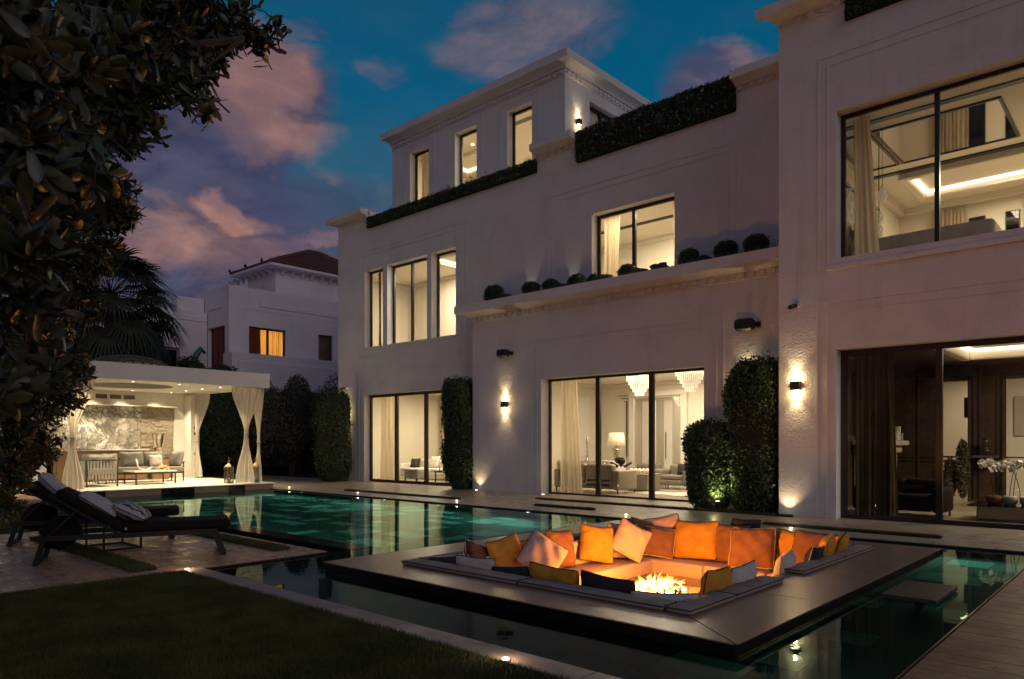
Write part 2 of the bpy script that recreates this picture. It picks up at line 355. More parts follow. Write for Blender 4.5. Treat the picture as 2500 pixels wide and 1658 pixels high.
def mesh_np(name, V, Fq, m, parent=None, smooth=False, **props):
    """V (n,3) array, Fq (k,c) face array"""
    V = np.asarray(V, dtype=np.float32); Fq = np.asarray(Fq, dtype=np.int32)
    off = np.array(wloc(parent)) if parent is not None else np.zeros(3)
    me = bpy.data.meshes.new(name); me.vertices.add(len(V)); me.vertices.foreach_set('co', (V-off).astype(np.float32).ravel())
    k, c = Fq.shape; me.loops.add(k*c); me.loops.foreach_set('vertex_index', Fq.ravel())
    me.polygons.add(k); me.polygons.foreach_set('loop_start', np.arange(0, k*c, c, dtype=np.int32)); me.polygons.foreach_set('loop_total', np.full(k, c, dtype=np.int32))
    if smooth: me.polygons.foreach_set('use_smooth', np.ones(k, dtype=bool))
    me.update(calc_edges=True); me.materials.append(MATS[m])
    o = bpy.data.objects.new(name, me); COL.objects.link(o)
    if parent is not None: o.parent = parent
    for kk, v in props.items(): o[kk] = v
    return o
def thing(name, label, cat, loc=(0, 0, 0), rz=0, group=None):
    o = bpy.data.objects.new(name, None); COL.objects.link(o); o.location = loc; o.rotation_euler = (0, 0, rz); o.empty_display_size = .2
    o['label'] = label; o['category'] = cat
    if group: o['group'] = group
    return o
def tag(o, label, cat, group=None, **kw):
    o['label'] = label; o['category'] = cat
    if group: o['group'] = group
    for k, v in kw.items(): o[k] = v
    return o
def dup(o, loc=None, rz=None, parent=None, label=None, group=None):
    c = o.copy(); COL.objects.link(c)
    if parent is not None: c.parent = parent
    if loc is not None: c.location = loc
    if rz is not None: c.rotation_euler = (0, 0, rz)
    if label: c['label'] = label
    if group: c['group'] = group
    for ch in list(o.children): dup(ch, parent=c)
    return c
def inst(src, parent, loc, rot=(0, 0, 0), scale=None):   # a copy of a piece sharing its mesh
    c = src.copy(); COL.objects.link(c); c.parent = parent; c.location = loc; c.rotation_euler = rot
    if scale: c.scale = scale
    return c
def lamp(kind, loc, energy, color=(1, .75, .45), size=.05, aim=None, spot=None, blend=.5, name='lamp', sy=None, spread=None):
    l = bpy.data.lights.new(name, kind); o = bpy.data.objects.new(name, l); COL.objects.link(o); l.energy = energy; l.color = color; o.location = loc
    if kind == 'AREA':
        l.size = size
        if sy: l.shape = 'RECTANGLE'; l.size_y = sy
        if spread: l.spread = spread
    else: l.shadow_soft_size = size
    if spot: l.spot_size = rad(spot); l.spot_blend = blend
    if aim is not None: o.rotation_euler = (Vector(aim)-Vector(loc)).to_track_quat('-Z', 'Y').to_euler()
    return o

# ------------------------------------------------------------------ foliage helpers
def leaf_cloud(P, N, size, aspect=.5, jitter=.9, fold=0.):
    """one four-cornered leaf at each point P, roughly facing N. returns V, F"""
    n = len(P); N = N + RNG.normal(0, jitter, (n, 3)); N /= np.linalg.norm(N, axis=1)[:, None]+1e-9
    T = np.cross(N, RNG.normal(0, 1, (n, 3))); T /= np.linalg.norm(T, axis=1)[:, None]+1e-9
    B = np.cross(N, T); s = (size*(.65+.7*RNG.random(n)))[:, None]
    a = P - T*s*.5; b_ = P + B*s*aspect*.5 + T*s*.08 - N*s*fold; c = P + T*s*.5; d = P - B*s*aspect*.5 + T*s*.08 - N*s*fold
    V = np.stack([a, b_, c, d], 1).reshape(-1, 3); F = np.arange(n*4).reshape(-1, 4)
    return V, F
def topiary(name, label, cx, cy_, z0, z1, rx, ry, n, cat='hedge', group=None, leaf=.055, flat=4., taper=0., m='foliage', lean=0., trunk=True):
    root = thing(name, label, cat, (cx, cy_, z0), group=group)
    u = RNG.random(n)*2*PI; h = RNG.random(n)*2-1
    # superellipsoid: flat-sided column with a rounded top
    e = 2/flat
    zc, rz_ = (z0+z1)/2, (z1-z0)/2
    ph = np.arcsin(np.clip(h, -1, 1)); cr = np.abs(np.cos(ph))**e
    cxu = np.sign(np.cos(u))*np.abs(np.cos(u))**.75; sxu = np.sign(np.sin(u))*np.abs(np.sin(u))**.75
    depth = 1+RNG.normal(-.02, .045, n); bulge = 1+.05*np.sin(h*5+cx)+.05*np.sin(u*3+h*4+cy_)
    tw = 1+taper*h
    x = cx+rx*cr*cxu*depth*bulge*tw+lean*h; y = cy_+ry*cr*sxu*depth*bulge*tw
    z = zc+rz_*np.sign(h)*np.abs(np.sin(ph))**e*depth*.99
    P = np.stack([x, y, z], 1); N = np.stack([cxu*cr/rx, sxu*cr/ry, np.sign(h)*np.abs(h)**3/rz_], 1); N /= np.linalg.norm(N, axis=1)[:, None]+1e-9
    k = max(6, n//260); pick = RNG.integers(0, n, k); Pc = np.repeat(P[pick], 9, 0); Nc = np.repeat(N[pick], 9, 0); q = RNG.random((k*9, 1)); r0 = min(rx, ry)
    Pc = Pc+Nc*q*r0*.16+np.array([0, 0, 1])*q*r0*.10+RNG.normal(0, leaf*.35, Pc.shape); P = np.concatenate([P, Pc]); N = np.concatenate([N, Nc])
    V, F = leaf_cloud(P, N, leaf, .55, .75)
    mesh_np('foliage', V, F, m, root, kind='stuff')
    mb = MB()
    def fn(a, b_):
        uu = a*2*PI; hh = -1+2*b_; p = math.asin(max(-1, min(1, hh))); c_ = abs(math.cos(p))**e
        k = .9*(1+.05*math.sin(hh*5+cx)+.05*math.sin(uu*3+hh*4+cy_))*(1+taper*hh)
        sg = lambda q: math.copysign(abs(q)**.75, q)
        return (cx+rx*c_*sg(math.cos(uu))*k+lean*hh, cy_+ry*c_*sg(math.sin(uu))*k, zc+rz_*.95*math.copysign(abs(math.sin(p))**e, hh))
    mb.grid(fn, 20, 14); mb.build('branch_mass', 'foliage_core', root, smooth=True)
    if trunk: MB().tube([(cx, cy_, z0), (cx, cy_, z0+(z1-z0)*.5)], .05, 7).build('trunk', 'bark', root)
    return root

def cushion(name, label, w_, h_, t_, m, loc, rot, piping='dark_piping', cat='cushion', group=None, dent=.3, parent=None, n=22, seed=0):
    """soft square cushion, w x h face in local XZ, thickness along Y; loc is the middle of its lower edge"""
    rs = random.Random(seed*13+5); ph = [rs.random()*6 for _ in range(6)]; mb = MB()
    def edge(u, v):       # pinched outline with softened corners
        k = 1-.040*(1-abs(v)**2)*abs(u)**3; k2 = 1-.040*(1-abs(u)**2)*abs(v)**3; r_ = 1-.045*(u*u*v*v)**3
        return u*k*r_+.012*math.sin(3*v+ph[4]), v*k2*r_+.012*math.sin(3*u+ph[5])
    for sgn in (-1, 1):
        def fn(a, b_):
            u, v = a*2-1, b_*2-1; x, z = edge(u, v)
            th = max(0, (1-abs(u)**3.2))**.55*max(0, (1-abs(v)**3.2))**.55
            wr = 1+.07*math.sin(7*u+6*v+ph[0])+.08*math.sin(13*u*v+ph[1])+.07*math.sin(19*v-8*u+ph[2])*abs(u)+.06*math.sin(17*math.atan2(v, u)+ph[3])*max(abs(u), abs(v))**2
            sag = -dent*.12*h_*max(0, v)**2*math.cos(u*PI/2+ph[3]*.08)
            return (x*w_/2, sgn*t_/2*th*wr, h_/2+z*h_/2+sag)
        g0 = MB(); g0.grid(fn, n, n)
        if sgn > 0: g0.f = [f[::-1] for f in g0.f]
        mb.add(g0.v, g0.f)
    o = mb.build(name, m, parent, local=True, smooth=True)
    o.location = loc; o.rotation_euler = rot
    if parent is None: tag(o, label, cat, group)
    pts = []
    N_ = 9
    for i in range(N_): pts.append(edge(-1+2*i/N_, -1))
    for i in range(N_): pts.append(edge(1, -1+2*i/N_))
    for i in range(N_): pts.append(edge(1-2*i/N_, 1))
    for i in range(N_+1): pts.append(edge(-1, 1-2*i/N_))
    P = []
    for x, v in pts:
        sag = -dent*.12*h_*max(0, v)**2*math.cos(max(-1, min(1, x))*PI/2+ph[3]*.08); P.append((x*w_/2, 0, h_/2+v*h_/2+sag))
    pp = MB().tube(P, .006, 5).build('piping', piping, o, local=True, smooth=True)
    return o

def curtain_mesh(mb, path, folds, amp, nz=10, spf=6):
    """path: list of (z, (x0,y0), (x1,y1)) levels; hung cloth with sinusoidal folds between the two side lines"""
    nu = folds*spf; lv = path
    def fn(a, b_):
        t_ = b_*(len(lv)-1); i = min(int(t_), len(lv)-2); k = t_-i; k = k*k*(3-2*k) if len(lv) > 2 else k
        z = lv[i][0]*(1-(t_-i))+lv[i+1][0]*(t_-i)
        p0 = [lv[i][1][j]*(1-k)+lv[i+1][1][j]*k for j in (0, 1)]; p1 = [lv[i][2][j]*(1-k)+lv[i+1][2][j]*k for j in (0, 1)]
        dx, dy = p1[0]-p0[0], p1[1]-p0[1]; L = math.hypot(dx, dy)+1e-6; nx, ny = -dy/L, dx/L
        s = a+.012*math.sin(a*37)+.008*math.sin(a*71+b_*3)
        A = amp*(.7+.3*math.sin(a*23+1))*(1 if len(lv) <= 2 else min(1.4, .5+L/1.0))
        o_ = A*math.sin(2*PI*folds*s+.6*math.sin(b_*3+a*9))+amp*.5*math.sin(2*PI*folds*.37*s+b_*2)
        return (p0[0]+dx*a+nx*o_, p0[1]+dy*a+ny*o_, z)
    mb.grid(fn, nu, nz*(len(lv)-1)); return mb
# ================================================================== SETTING
def struct(o): o['kind'] = 'structure'; return o
g = MB()
for a in ((-400, 400, -400, 3.3), (-400, 400, 11.5, 400), (-400, -20.6, 3.3, 11.5), (-1.0, 400, 3.3, 11.5), (-20.6, -8.1, 3.3, 5.15)): g.box(a[0], a[1], a[2], a[3], -1.5, -.06)
struct(g.build('ground', 'soil'))
# basins
WZ = -.03
s = MB(); s.box(-20.6, -7.9, 5.15, 11.5, -1.15, -1.05); s.box(-7.9, -1.0, 3.3, 11.5, -.75, -.65)
pool_floor = struct(s.build('pool_floor', 'pool_dark'))
s = MB()
s.box(-20.6, -20.32, 5.15, 11.5, -1.05, -.06); s.box(-20.32, -1.0, 11.2, 11.5, -.65, -.045); s.box(-20.32, -7.9, 11.2, 11.5, -1.05, -.65)
s.box(-8.2, -1.19, 3.3, 3.60, -.65, -.06); s.box(-1.19, -1.0, 3.3, 11.2, -.65, -.045); s.box(-8.2, -8.02, 3.6, 5.15, -.65, -.045)
s.box(-20.32, -8.02, 5.6, 5.93, -1.05, WZ+.004); s.box(-8.02, -7.9, 5.93, 11.2, -1.05, -.65)
pool_wall = struct(s.build('pool_wall', 'granite'))
# scattered pale tiles on the pool floor
k = 0
def ptile(x0, x1, y0, y1, z):
    MB().box(x0, x1, y0, y1, z, z+.012).build('floor_tile', 'pool_light', pool_floor)
rt = random.Random(4); used = []
while k < 74:
    x, y = rt.uniform(-19.8, -8.6), rt.uniform(6.1, 10.8); w_, h_ = rt.choice([(.6, .3), (.3, .6), (.9, .3), (.6, .6), (.3, .3), (.9, .45)])
    x, y = round(x/.3)*.3, round(y/.15)*.15
    if any(abs(x-a) < (w_+c)/2+.02 and abs(y-b_) < (h_+d)/2+.02 for a, b_, c, d in used): continue
    used.append((x, y, w_, h_)); ptile(x-w_/2, x+w_/2, y-h_/2, y+h_/2, -1.05); k += 1
for a in ((-2.30, -1.74, 6.02, 6.36), (-2.27, -1.95, 5.12, 5.68), (-2.12, -1.50, 9.05, 9.60), (-2.36, -2.04, 7.30, 7.44), (-2.40, -2.04, 7.48, 7.76), (-2.78, -2.20, 4.42, 4.98), (-3.35, -2.82, 4.05, 4.38), (-1.75, -1.30, 4.0, 4.4), (-2.08, -1.62, 10.3, 10.8)):
    ptile(a[0], a[1], a[2], a[3], -.65)
s = MB()
for a in ((-20.32, -8.02, 5.93, 11.2), (-8.02, -6.06, 3.60, 11.2), (-2.85, -1.19, 3.60, 11.2), (-6.06, -2.85, 3.60, 5.08), (-6.06, -2.85, 9.52, 11.2)):
    s.add([(a[0], a[2], WZ), (a[1], a[2], WZ), (a[1], a[3], WZ), (a[0], a[3], WZ)], [(0, 1, 2, 3)])
struct(s.build('pool_water', 'water'))
# black overflow channel between the pool edge and the lounge paving
s = MB(); s.add([(-20.32, 5.60, -.34), (-8.02, 5.60, -.34), (-8.02, 5.15, -.34), (-20.32, 5.15, -.34)], [(3, 2, 1, 0)])
struct(s.build('overflow_channel', 'slate_edge'))
struct(MB().box(-20.32, -8.02, 5.585, 5.60, -.33, WZ-.002).build('overflow_face', 'slate_edge'))

# planks and slabs, each a piece of its own
def pave(name, piece, m, x0, x1, y0, y1, wy, lx, z=0., th=.05, gap=.006, base='soil', seed=1, edge=None):
    b0 = MB().box(x0, x1, y0, y1, z-th-.02, z-.012).build(name, base); struct(b0); rs = random.Random(seed)
    meshes = {}
    y = y0; row = 0; n = 0
    while y < y1-.02:
        ye = min(y+wy, y1); x = x0-(rs.random()*lx*.9 if row % 2 else 0)
        while x < x1-.02:
            xe = min(x+lx, x1); xs = max(x, x0)
            if xe-xs > .06:
                w_, h_ = round(xe-xs-gap, 3), round(ye-y-gap, 3); key = (w_, h_)
                if key not in meshes:
                    mb = MB().rbox(-w_/2, w_/2, -h_/2, h_/2, -.012, 0, .003, 1); meshes[key] = mb.mesh(piece, m=m)
                o = bpy.data.objects.new(piece, meshes[key]); COL.objects.link(o); o.parent = b0
                bl = b0.location; o.location = ((xs+xe)/2-bl.x, (y+ye)/2-bl.y, z+rs.uniform(-.0008, .0012)-bl.z); n += 1
            x += lx
        y = ye; row += 1
    return b0
pave('lounge_paving', 'plank', 'paving', -13.1, -7.98, -1.6, 5.2, .30, 1.2, seed=2)
pave('terrace', 'plank', 'terrace_paving', -30.5, 4.0, 11.22, 15.48, .426, 2.4, seed=3)
pave('deck', 'board', 'deck_board', -1.18, 3.2, 1.0, 11.2, .235, 2.2, seed=5)
pave('path', 'slab', 'path_stone', -7.975, -1.19, 3.345, 3.585, .24, .9, seed=6, z=.0)
# lawn with real blades near the camera
lb = MB(); lb.box(-7.93, 6, -8, 3.335, -.05, -.012); lb.box(-1.185, 6, 3.335, 3.34, -.05, -.013); lb.box(-30, -13.12, -8, 5.15, -.05, -.012)
struct(lb.build('lawn', 'lawn_base'))
def blades(name, n, x0, x1, y0, y1, hmin, hmax, parent=None, label=None, dens=None, zz=-.012, wd=.0035):
    x = RNG.uniform(x0, x1, n); y = RNG.uniform(y0, y1, n)
    if dens is not None:
        k = dens(x, y); x, y = x[k], y[k]; n = len(x)
    h = RNG.uniform(hmin, hmax, n); a = RNG.uniform(0, PI, n); lx, ly = RNG.normal(0, .35, n)*h, RNG.normal(0, .35, n)*h
    P0 = np.stack([x-np.cos(a)*wd, y-np.sin(a)*wd, np.full(n, zz)], 1); P1 = np.stack([x+np.cos(a)*wd, y+np.sin(a)*wd, np.full(n, zz)], 1)
    P2 = np.stack([x+lx, y+ly, zz+h], 1)
    V = np.stack([P0, P1, P2], 1).reshape(-1, 3); o = mesh_np(name, V, np.arange(n*3).reshape(-1, 3), 'grass'); o['kind'] = 'stuff'
    if label: o['label'] = label; o['category'] = 'grass'
    return o
blades('grass', 270000, -7.965, -.6, .6, 3.365, .020, .042, label='short dark turf of the lawn in the foreground', dens=lambda x, y: (y > .15-x*.04) & (.7376*y-.6753*x > 1.6), wd=.0028)
blades('grass', 60000, -19.5, -13.13, 1.0, 5.1, .02, .045, label='strip of lawn between the paving and the cabana steps', wd=.006)
for (a0, a1, b0, b1, lab) in ((-12.1, -8.2, 2.93, 3.19, 'strip of turf set in the paving under the loungers'), (-13.0, -8.47, 4.74, 4.97, 'strip of turf in the paving beside the black overflow channel'),
      (-11.5, -5.2, 13.40, 13.50, 'long turf strip in front of the living room doors'), (-10.33, -8.75, 12.00, 12.11, 'short turf strip at the pool edge before the living room'),
      (-17.6, -12.8, 12.03, 12.14, 'turf strip at the pool edge before the left doors'), (-5.1, -2.45, 11.86, 11.97, 'turf strip behind the sunken sofa near the right wing')):
    blades('grass', int(9000*(a1-a0)*(b1-b0)/.4)+2500, a0, a1, b0, b1, .03, .065, label=lab, zz=-.002, wd=.005)

# ================================================================== VILLA
villa = thing('villa', 'three storey cream stucco villa with lit windows and dentil cornices', 'house', (-14, 18, 0))
def wall(name, y, x0, x1, z0, z1, opens, th=.32, m='stucco'):
    mb = MB(); xs = sorted({x0, x1, *[o[0] for o in opens], *[o[1] for o in opens]}); zs = sorted({z0, z1, *[o[2] for o in opens], *[o[3] for o in opens]})
    xs = [v for v in xs if x0 <= v <= x1]; zs = [v for v in zs if z0 <= v <= z1]
    for i in range(len(xs)-1):
        j = 0
        while j < len(zs)-1:
            cx_ = (xs[i]+xs[i+1])/2
            def solid(jj): c_ = (zs[jj]+zs[jj+1])/2; return not any(o[0] < cx_ < o[1] and o[2] < c_ < o[3] for o in opens)
            if not solid(j): j += 1; continue
            e = j
            while e+1 < len(zs)-1 and solid(e+1): e += 1
            mb.box(xs[i], xs[i+1], y, y+th, zs[j], zs[e+1]); j = e+1
    return mb.build(name, m, villa)
YL, YC, YR, YP = 15.5, 14.86, 13.7, 17.0
oA = (-21.42, -16.3, -.5, 3.11); o1 = (-21.40, -20.32, 4.72, 7.57); o2 = (-20.08, -17.98, 4.72, 7.57); o3 = (-17.76, -16.60, 4.72, 7.57)
oC = (-12.54, -7.74, -.5, 3.12); oU = (-11.32, -8.85, 5.43, 7.46)
oR = (-4.50, 1.4, -.5, 3.10); oB = (-4.50, .6, 4.77, 7.46)
wall('wall', YL, -23.05, -15.18, -.05, 9.05, [oA, o1, o2, o3])
wall('wall', YL, -15.18, -5.57, 5.0, 8.93, [oU])
wall('wall', YC, -15.18, -5.57, -.05, 5.05, [oC], th=.4)
wall('wall', YR, -5.56, 4.0, -.05, 9.03, [oR, oB])
mb = MB(); mb.box(-15.18, -14.95, YC+.4, YL, -.05, 5.05); mb.box(-5.56, -5.30, YR+.32, YL+.3, -.05, 9.7); mb.box(-23.05, -22.85, YL+.32, 24, -.05, 9.0); mb.box(-23.0, 4, 24, 24.2, -.05, 9.0); mb.box(3.8, 4, YR+.32, 24, -.05, 9)
mb.build('side_wall', 'stucco_smooth', villa)
mb = MB(); mb.box(-22.85, -5.3, YL+.32, 24, 8.80, 8.90); mb.box(-5.3, 3.8, YR+.32, 24, 8.80, 8.901)
mb.build('roof', 'stucco_smooth', villa)
# parapets between the planted gaps
mb = MB()
for x0, x1, z0 in ((-23.05, -21.17, 9.05), (-13.22, -11.79, 8.93), (-7.27, -5.57, 8.93)): mb.box(x0, x1, YL, YL+.32, z0, 9.70)
mb.box(-15.18, -13.221, YL, YL+.32, 8.931, 9.05)
mb.box(-5.56, -4.34, YR, YR+.32, 9.03, 9.70); mb.box(-21.17, -13.22, YL+.12, YL+.32, 9.05, 9.22); mb.box(-11.79, -7.27, YL+.12, YL+.32, 8.93, 9.45); mb.box(-4.34, 4.0, YR+.12, YR+.32, 9.03, 9.5)
mb.build('parapet', 'stucco_smooth', villa)

def prof(mb, p, a, b_, axis='x', sgn=1, ma=0, mb_=0):
    """extrude a (out, z) outline along x (axis x, outwards = -y) or along y (axis y, outwards = +x)"""
    n = len(p[1]); base = p[0]
    vs = []
    for q, m_ in ((a, ma), (b_, mb_)):          # m_ mitres that end by the depth of each point
        for o_, z in p[1]: vs.append((q+m_*o_, base-o_, z) if axis == 'x' else (base+o_, q+m_*o_, z))
    fs = [tuple(range(n)), tuple(range(n, 2*n))[::-1]]+[(i, n+i, n+(i+1) % n, (i+1) % n) for i in range(n)]
    if axis == 'y': fs = [f[::-1] for f in fs]
    mb.add(vs, fs)
def crown(zb, h, out, fascia=.5):
    """cornice outline: bead, dentil bed, cove, fascia"""
    zf = zb+h*(1-fascia); pts = [(-.05, zb), (.03, zb), (.035, zb+h*.05), (.02, zb+h*.06), (.02, zb+h*.30), (.085, zb+h*.31)]
    for i in range(1, 7):
        t_ = i/6; pts.append((.085+(out-.125)*(1-math.cos(t_*PI/2)), zb+h*.31+(zf-zb-h*.31)*math.sin(t_*PI/2)))
    pts += [(out-.02, zf+.004), (out, zf+.01), (out, zb+h), (-.05, zb+h)]
    return pts
dent_src = MB().rbox(-.065, .065, -.058, .01, 0, .10, .005, 1).mesh('dentil', m='stucco_smooth')
def dentils(parent, y, x0, x1, z, axis='x', step=.225, sc=1.):
    n = int(abs(x1-x0)/step); n = max(1, n); st = (x1-x0)/n
    for i in range(n):
        q = x0+st*(i+.5); o = bpy.data.objects.new('dentil', dent_src); COL.objects.link(o); o.parent = parent
        p = Vector((q, y, z) if axis == 'x' else (y, q, z))-wloc(parent); o.location = p; o.scale = (sc, 1, sc)
        if axis == 'y': o.rotation_euler = (0, 0, PI/2)
def cornice(y, x0, x1, zb, h, out, dn=True, ends=(0, 0), fascia=.5):
    mb = MB(); prof(mb, (y, crown(zb, h, out, fascia)), x0, x1, ma=-1 if ends[0] else 0, mb_=1 if ends[1] else 0)
    c_ = mb.build('cornice', 'stucco_smooth', villa)
    if dn: dentils(c_, y-.015, x0, x1, zb+h*.075, sc=min(1.1, h*.215/.10))
    return c_
cornice(YL, -23.03, -21.17, 9.36, .38, .35, ends=(1, 0)); cornice(YL, -13.22, -11.79, 9.36, .38, .35, ends=(0, 0)); cornice(YL, -7.27, -5.58, 9.34, .38, .35)
cornice(YR, -5.54, -4.34, 9.33, .38, .35, ends=(1, 0))
# ledge above the ground floor with planting trough
cornice(YC, -15.16, -5.57, 4.92, .48, .40, ends=(1, 0), fascia=.5)
mb = MB(); mb.box(-15.1, -5.57, YC+.052, YL-.003, 5.05, 5.39); mb.build('trough', 'soil', villa)
# beads framing the openings, and bead at first floor level
def bead_frame(y, x0, x1, z0, z1, bottom=False, w_=.03, d=.014):
    mb = MB(); mb.box(x0, x0+w_, y-d, y-.001, z0, z1); mb.box(x1-w_, x1, y-d, y-.001, z0, z1); mb.box(x0+w_, x1-w_, y-d, y-.001, z1-w_, z1)
    if bottom: mb.box(x0+w_, x1-w_, y-d, y-.001, z0, z0+w_)
    return mb.build('moulding', 'stucco_smooth', villa)
bead_frame(YL, -21.79, -16.1, 4.40, 8.27, True); bead_frame(YL, -21.66, -16.26, 4.56, 8.12, True)
bead_frame(YL, -21.95, -15.6, 0, 4.05); bead_frame(YL, -21.72, -15.8, 0, 3.9)
bead_frame(YC, -12.89, -7.25, 0, 4.19); bead_frame(YC, -12.70, -7.42, 0, 4.03)
bead_frame(YL, -12.84, -7.28, 5.4, 8.26); bead_frame(YL, -12.66, -7.46, 5.4, 8.10)
bead_frame(YR, -4.82, 1.9, 4.6, 8.52); bead_frame(YR, -4.66, 1.75, 4.6, 8.36); bead_frame(YR, -4.86, 1.95, 0, 3.99); bead_frame(YR, -4.68, 1.8, 0, 3.83)
mb = MB(); mb.box(-4.66, 1.75, YR-.05, YR-.001, 4.56, 4.64); mb.build('sill', 'stucco_smooth', villa)
mb = MB()
for o_ in (o1, o2, o3): mb.box(o_[0]+.002, o_[1]-.002, YL-.03, YL+.24, 4.722, 4.80)
mb.build('sill', 'stucco_smooth', villa)

def window(y, o_, mull=(), fw=.075, depth=.25, fm='dark_frame', gm='window_glass', name='window', th=.06, mw=None, zb=None, label=None, rail=None):
    x0, x1, z0, z1 = o_; z0 = zb if zb is not None else z0; Y0 = y+depth; mw = mw or fw
    mb = MB(); mb.box(x0, x0+fw, Y0, Y0+th, z0, z1); mb.box(x1-fw, x1, Y0, Y0+th, z0, z1); mb.box(x0+fw, x1-fw, Y0, Y0+th, z1-fw, z1); mb.box(x0+fw, x1-fw, Y0, Y0+th, z0, z0+fw*.8)
    xs = [x0+fw]
    for m_ in mull: mb.box(m_-mw/2, m_+mw/2, Y0-.01, Y0+th+.01, z0+fw*.8, z1-fw); xs += [m_-mw/2, m_+mw/2]
    xs.append(x1-fw)
    f = mb.build(name, fm, villa)
    if label: f['label'] = label
    for i in range(0, len(xs), 2): MB().box(xs[i], xs[i+1], Y0+.026, Y0+.034, z0+fw*.8, z1-fw).build('pane', gm, f)
    return f
window(YL, oA, (-19.9, -18.33), fw=.10, mw=.14, name='sliding_door', zb=.0, fm='bronze_frame', label='sliding glass door with sheer curtains')
window(YL, o1, (), fw=.07); window(YL, o2, (-19.04,), fw=.085); window(YL, o3, (), fw=.07)
window(YC, oC, (-10.9, -9.31), fw=.06, mw=.13, depth=.33, name='sliding_door', zb=.0, fm='bronze_frame', label='wide sliding glass door of the living room')
window(YL, oU, (-10.17,), fw=.09)
window(YR, oR, (-2.9, -1.0), fw=.10, mw=.10, depth=.26, gm='library_glass', name='sliding_door', zb=.0, label='dark framed sliding door of the library')
window(YR, oB, (-2.93, -1.3), fw=.075, depth=.26)

# penthouse
oP = [(-20.67, -19.61, 9.5, 12.09), (-18.24, -17.18, 9.5, 12.09), (-15.77, -14.72, 9.5, 12.09)]
wall('penthouse_wall', YP, -21.71, -13.40, 8.9, 12.56, oP, m='stucco_smooth')
mb = MB(); mb.box(-13.72, -13.40, YP+.32, 18.24, 8.9, 12.56); mb.box(-13.72, -13.40, 20.6, 22.4, 8.9, 12.56); mb.box(-13.72, -13.40, 18.24, 20.6, 12.1, 12.56); mb.box(-21.71, -21.4, YP+.32, 22.4, 8.9, 12.56); mb.box(-21.4, -13.72, 22.1, 22.4, 8.9, 12.56)
mb.build('penthouse_wall', 'stucco_smooth', villa)
mb = MB(); mb.box(-21.75, -13.36, YP-.04, 22.44, 12.57, 12.62); mb.build('roof', 'stucco_smooth', villa)
c_ = cornice(YP, -21.69, -13.40, 12.46, .58, .33, ends=(1, 1), fascia=.42)
mb = MB(); prof(mb, (-13.40, crown(12.46, .58, .33, .42)), YP, 22.4, axis='y', ma=-1); c_ = mb.build('cornice', 'stucco_smooth', villa); dentils(c_, -13.385, YP, 22.3, 12.46+.58*.075, axis='y')
for o_ in oP: window(YP, o_, (), fw=.08); bead_frame(YP, o_[0]-.3, o_[1]+.3, 9.0, 12.33)
# side window of the penthouse
mb = MB(); mb.box(-13.66, -13.6, 18.24, 18.32, 9.2, 12.1); mb.box(-13.66, -13.6, 20.52, 20.6, 9.2, 12.1); mb.box(-13.66, -13.6, 18.32, 20.52, 12.02, 12.1); mb.box(-13.67, -13.59, 19.06, 19.18, 9.2, 12.02)
f = mb.build('window', 'dark_frame', villa)
MB().box(-13.637, -13.629, 18.32, 19.06, 9.2, 12.02).build('pane', 'window_glass', f); MB().box(-13.637, -13.629, 19.18, 20.52, 9.2, 12.02).build('pane', 'window_glass', f)

# ------------------------------------------------------------------ rooms behind the glass
def room(x0, x1, y0, y1, z0, z1, wm='interior_wall', cm='interior_ceiling', fm='interior_floor', door=None):
    t_ = .06; mb = MB(); mb.box(x0-t_, x0, y0, y1+t_, z0, z1); mb.box(x1, x1+t_, y0, y1+t_, z0, z1)
    if door:
        mb.box(x0, door[0], y1, y1+t_, z0, z1); mb.box(door[1], x1, y1, y1+t_, z0, z1); mb.box(door[0], door[1], y1, y1+t_, door[2], z1)
    else: mb.box(x0, x1, y1, y1+t_, z0, z1)
    mb.build('room_wall', wm, villa)
    MB().box(x0-t_, x1+t_, y0, y1+t_, z1, z1+.06).build('ceiling', cm, villa); MB().box(x0-t_, x1+t_, y0, y1+t_, z0-.055, z0).build('floor', fm, villa)
def crown_in(x0, x1, y0, y1, z1, m='interior_ceiling', s=.12):
    mb = MB(); mb.box(x0, x0+s, y0, y1, z1-s, z1-.001); mb.box(x1-s, x1, y0, y1, z1-s, z1-.001); mb.box(x0+s, x1-s, y1-s, y1, z1-s, z1-.001); mb.build('crown_moulding', m, villa)
def tray(x0, x1, y0, y1, z, m='interior_ceiling', glow='cove_glow', d=.22, b_=.18):
    """dropped ceiling ring whose inner edge hides a glowing strip"""
    mb = MB(); mb.rbox(x0-b_, x0, y0-b_, y1+b_, z-d, z-.002, .03); mb.rbox(x1, x1+b_, y0-b_, y1+b_, z-d, z-.002, .03); mb.rbox(x0, x1, y0-b_, y0, z-d, z-.002, .03); mb.rbox(x0, x1, y1, y1+b_, z-d, z-.002, .03)
    r = mb.build('ceiling_tray', m, villa)
    e = MB(); w_ = .09
    e.box(x0+.005, x0+w_, y0+.005, y1-.005, z-.05, z-.003); e.box(x1-w_, x1-.005, y0+.005, y1-.005, z-.05, z-.003); e.box(x0+w_, x1-w_, y0+.005, y0+w_, z-.05, z-.003); e.box(x0+w_, x1-w_, y1-w_, y1-.005, z-.05, z-.003)
    e.build('cove_light', glow, r)
WARM = (1, .84, .60)
# left family room
room(-22.75, -15.9, 15.83, 21.0, 0, 3.35); crown_in(-22.75, -15.9, 15.83, 21, 3.35)
lamp('AREA', (-19.3, 18.2, 3.28), 230, WARM, 3.0, aim=(-19.3, 18.2, 0), name='family_room_light')
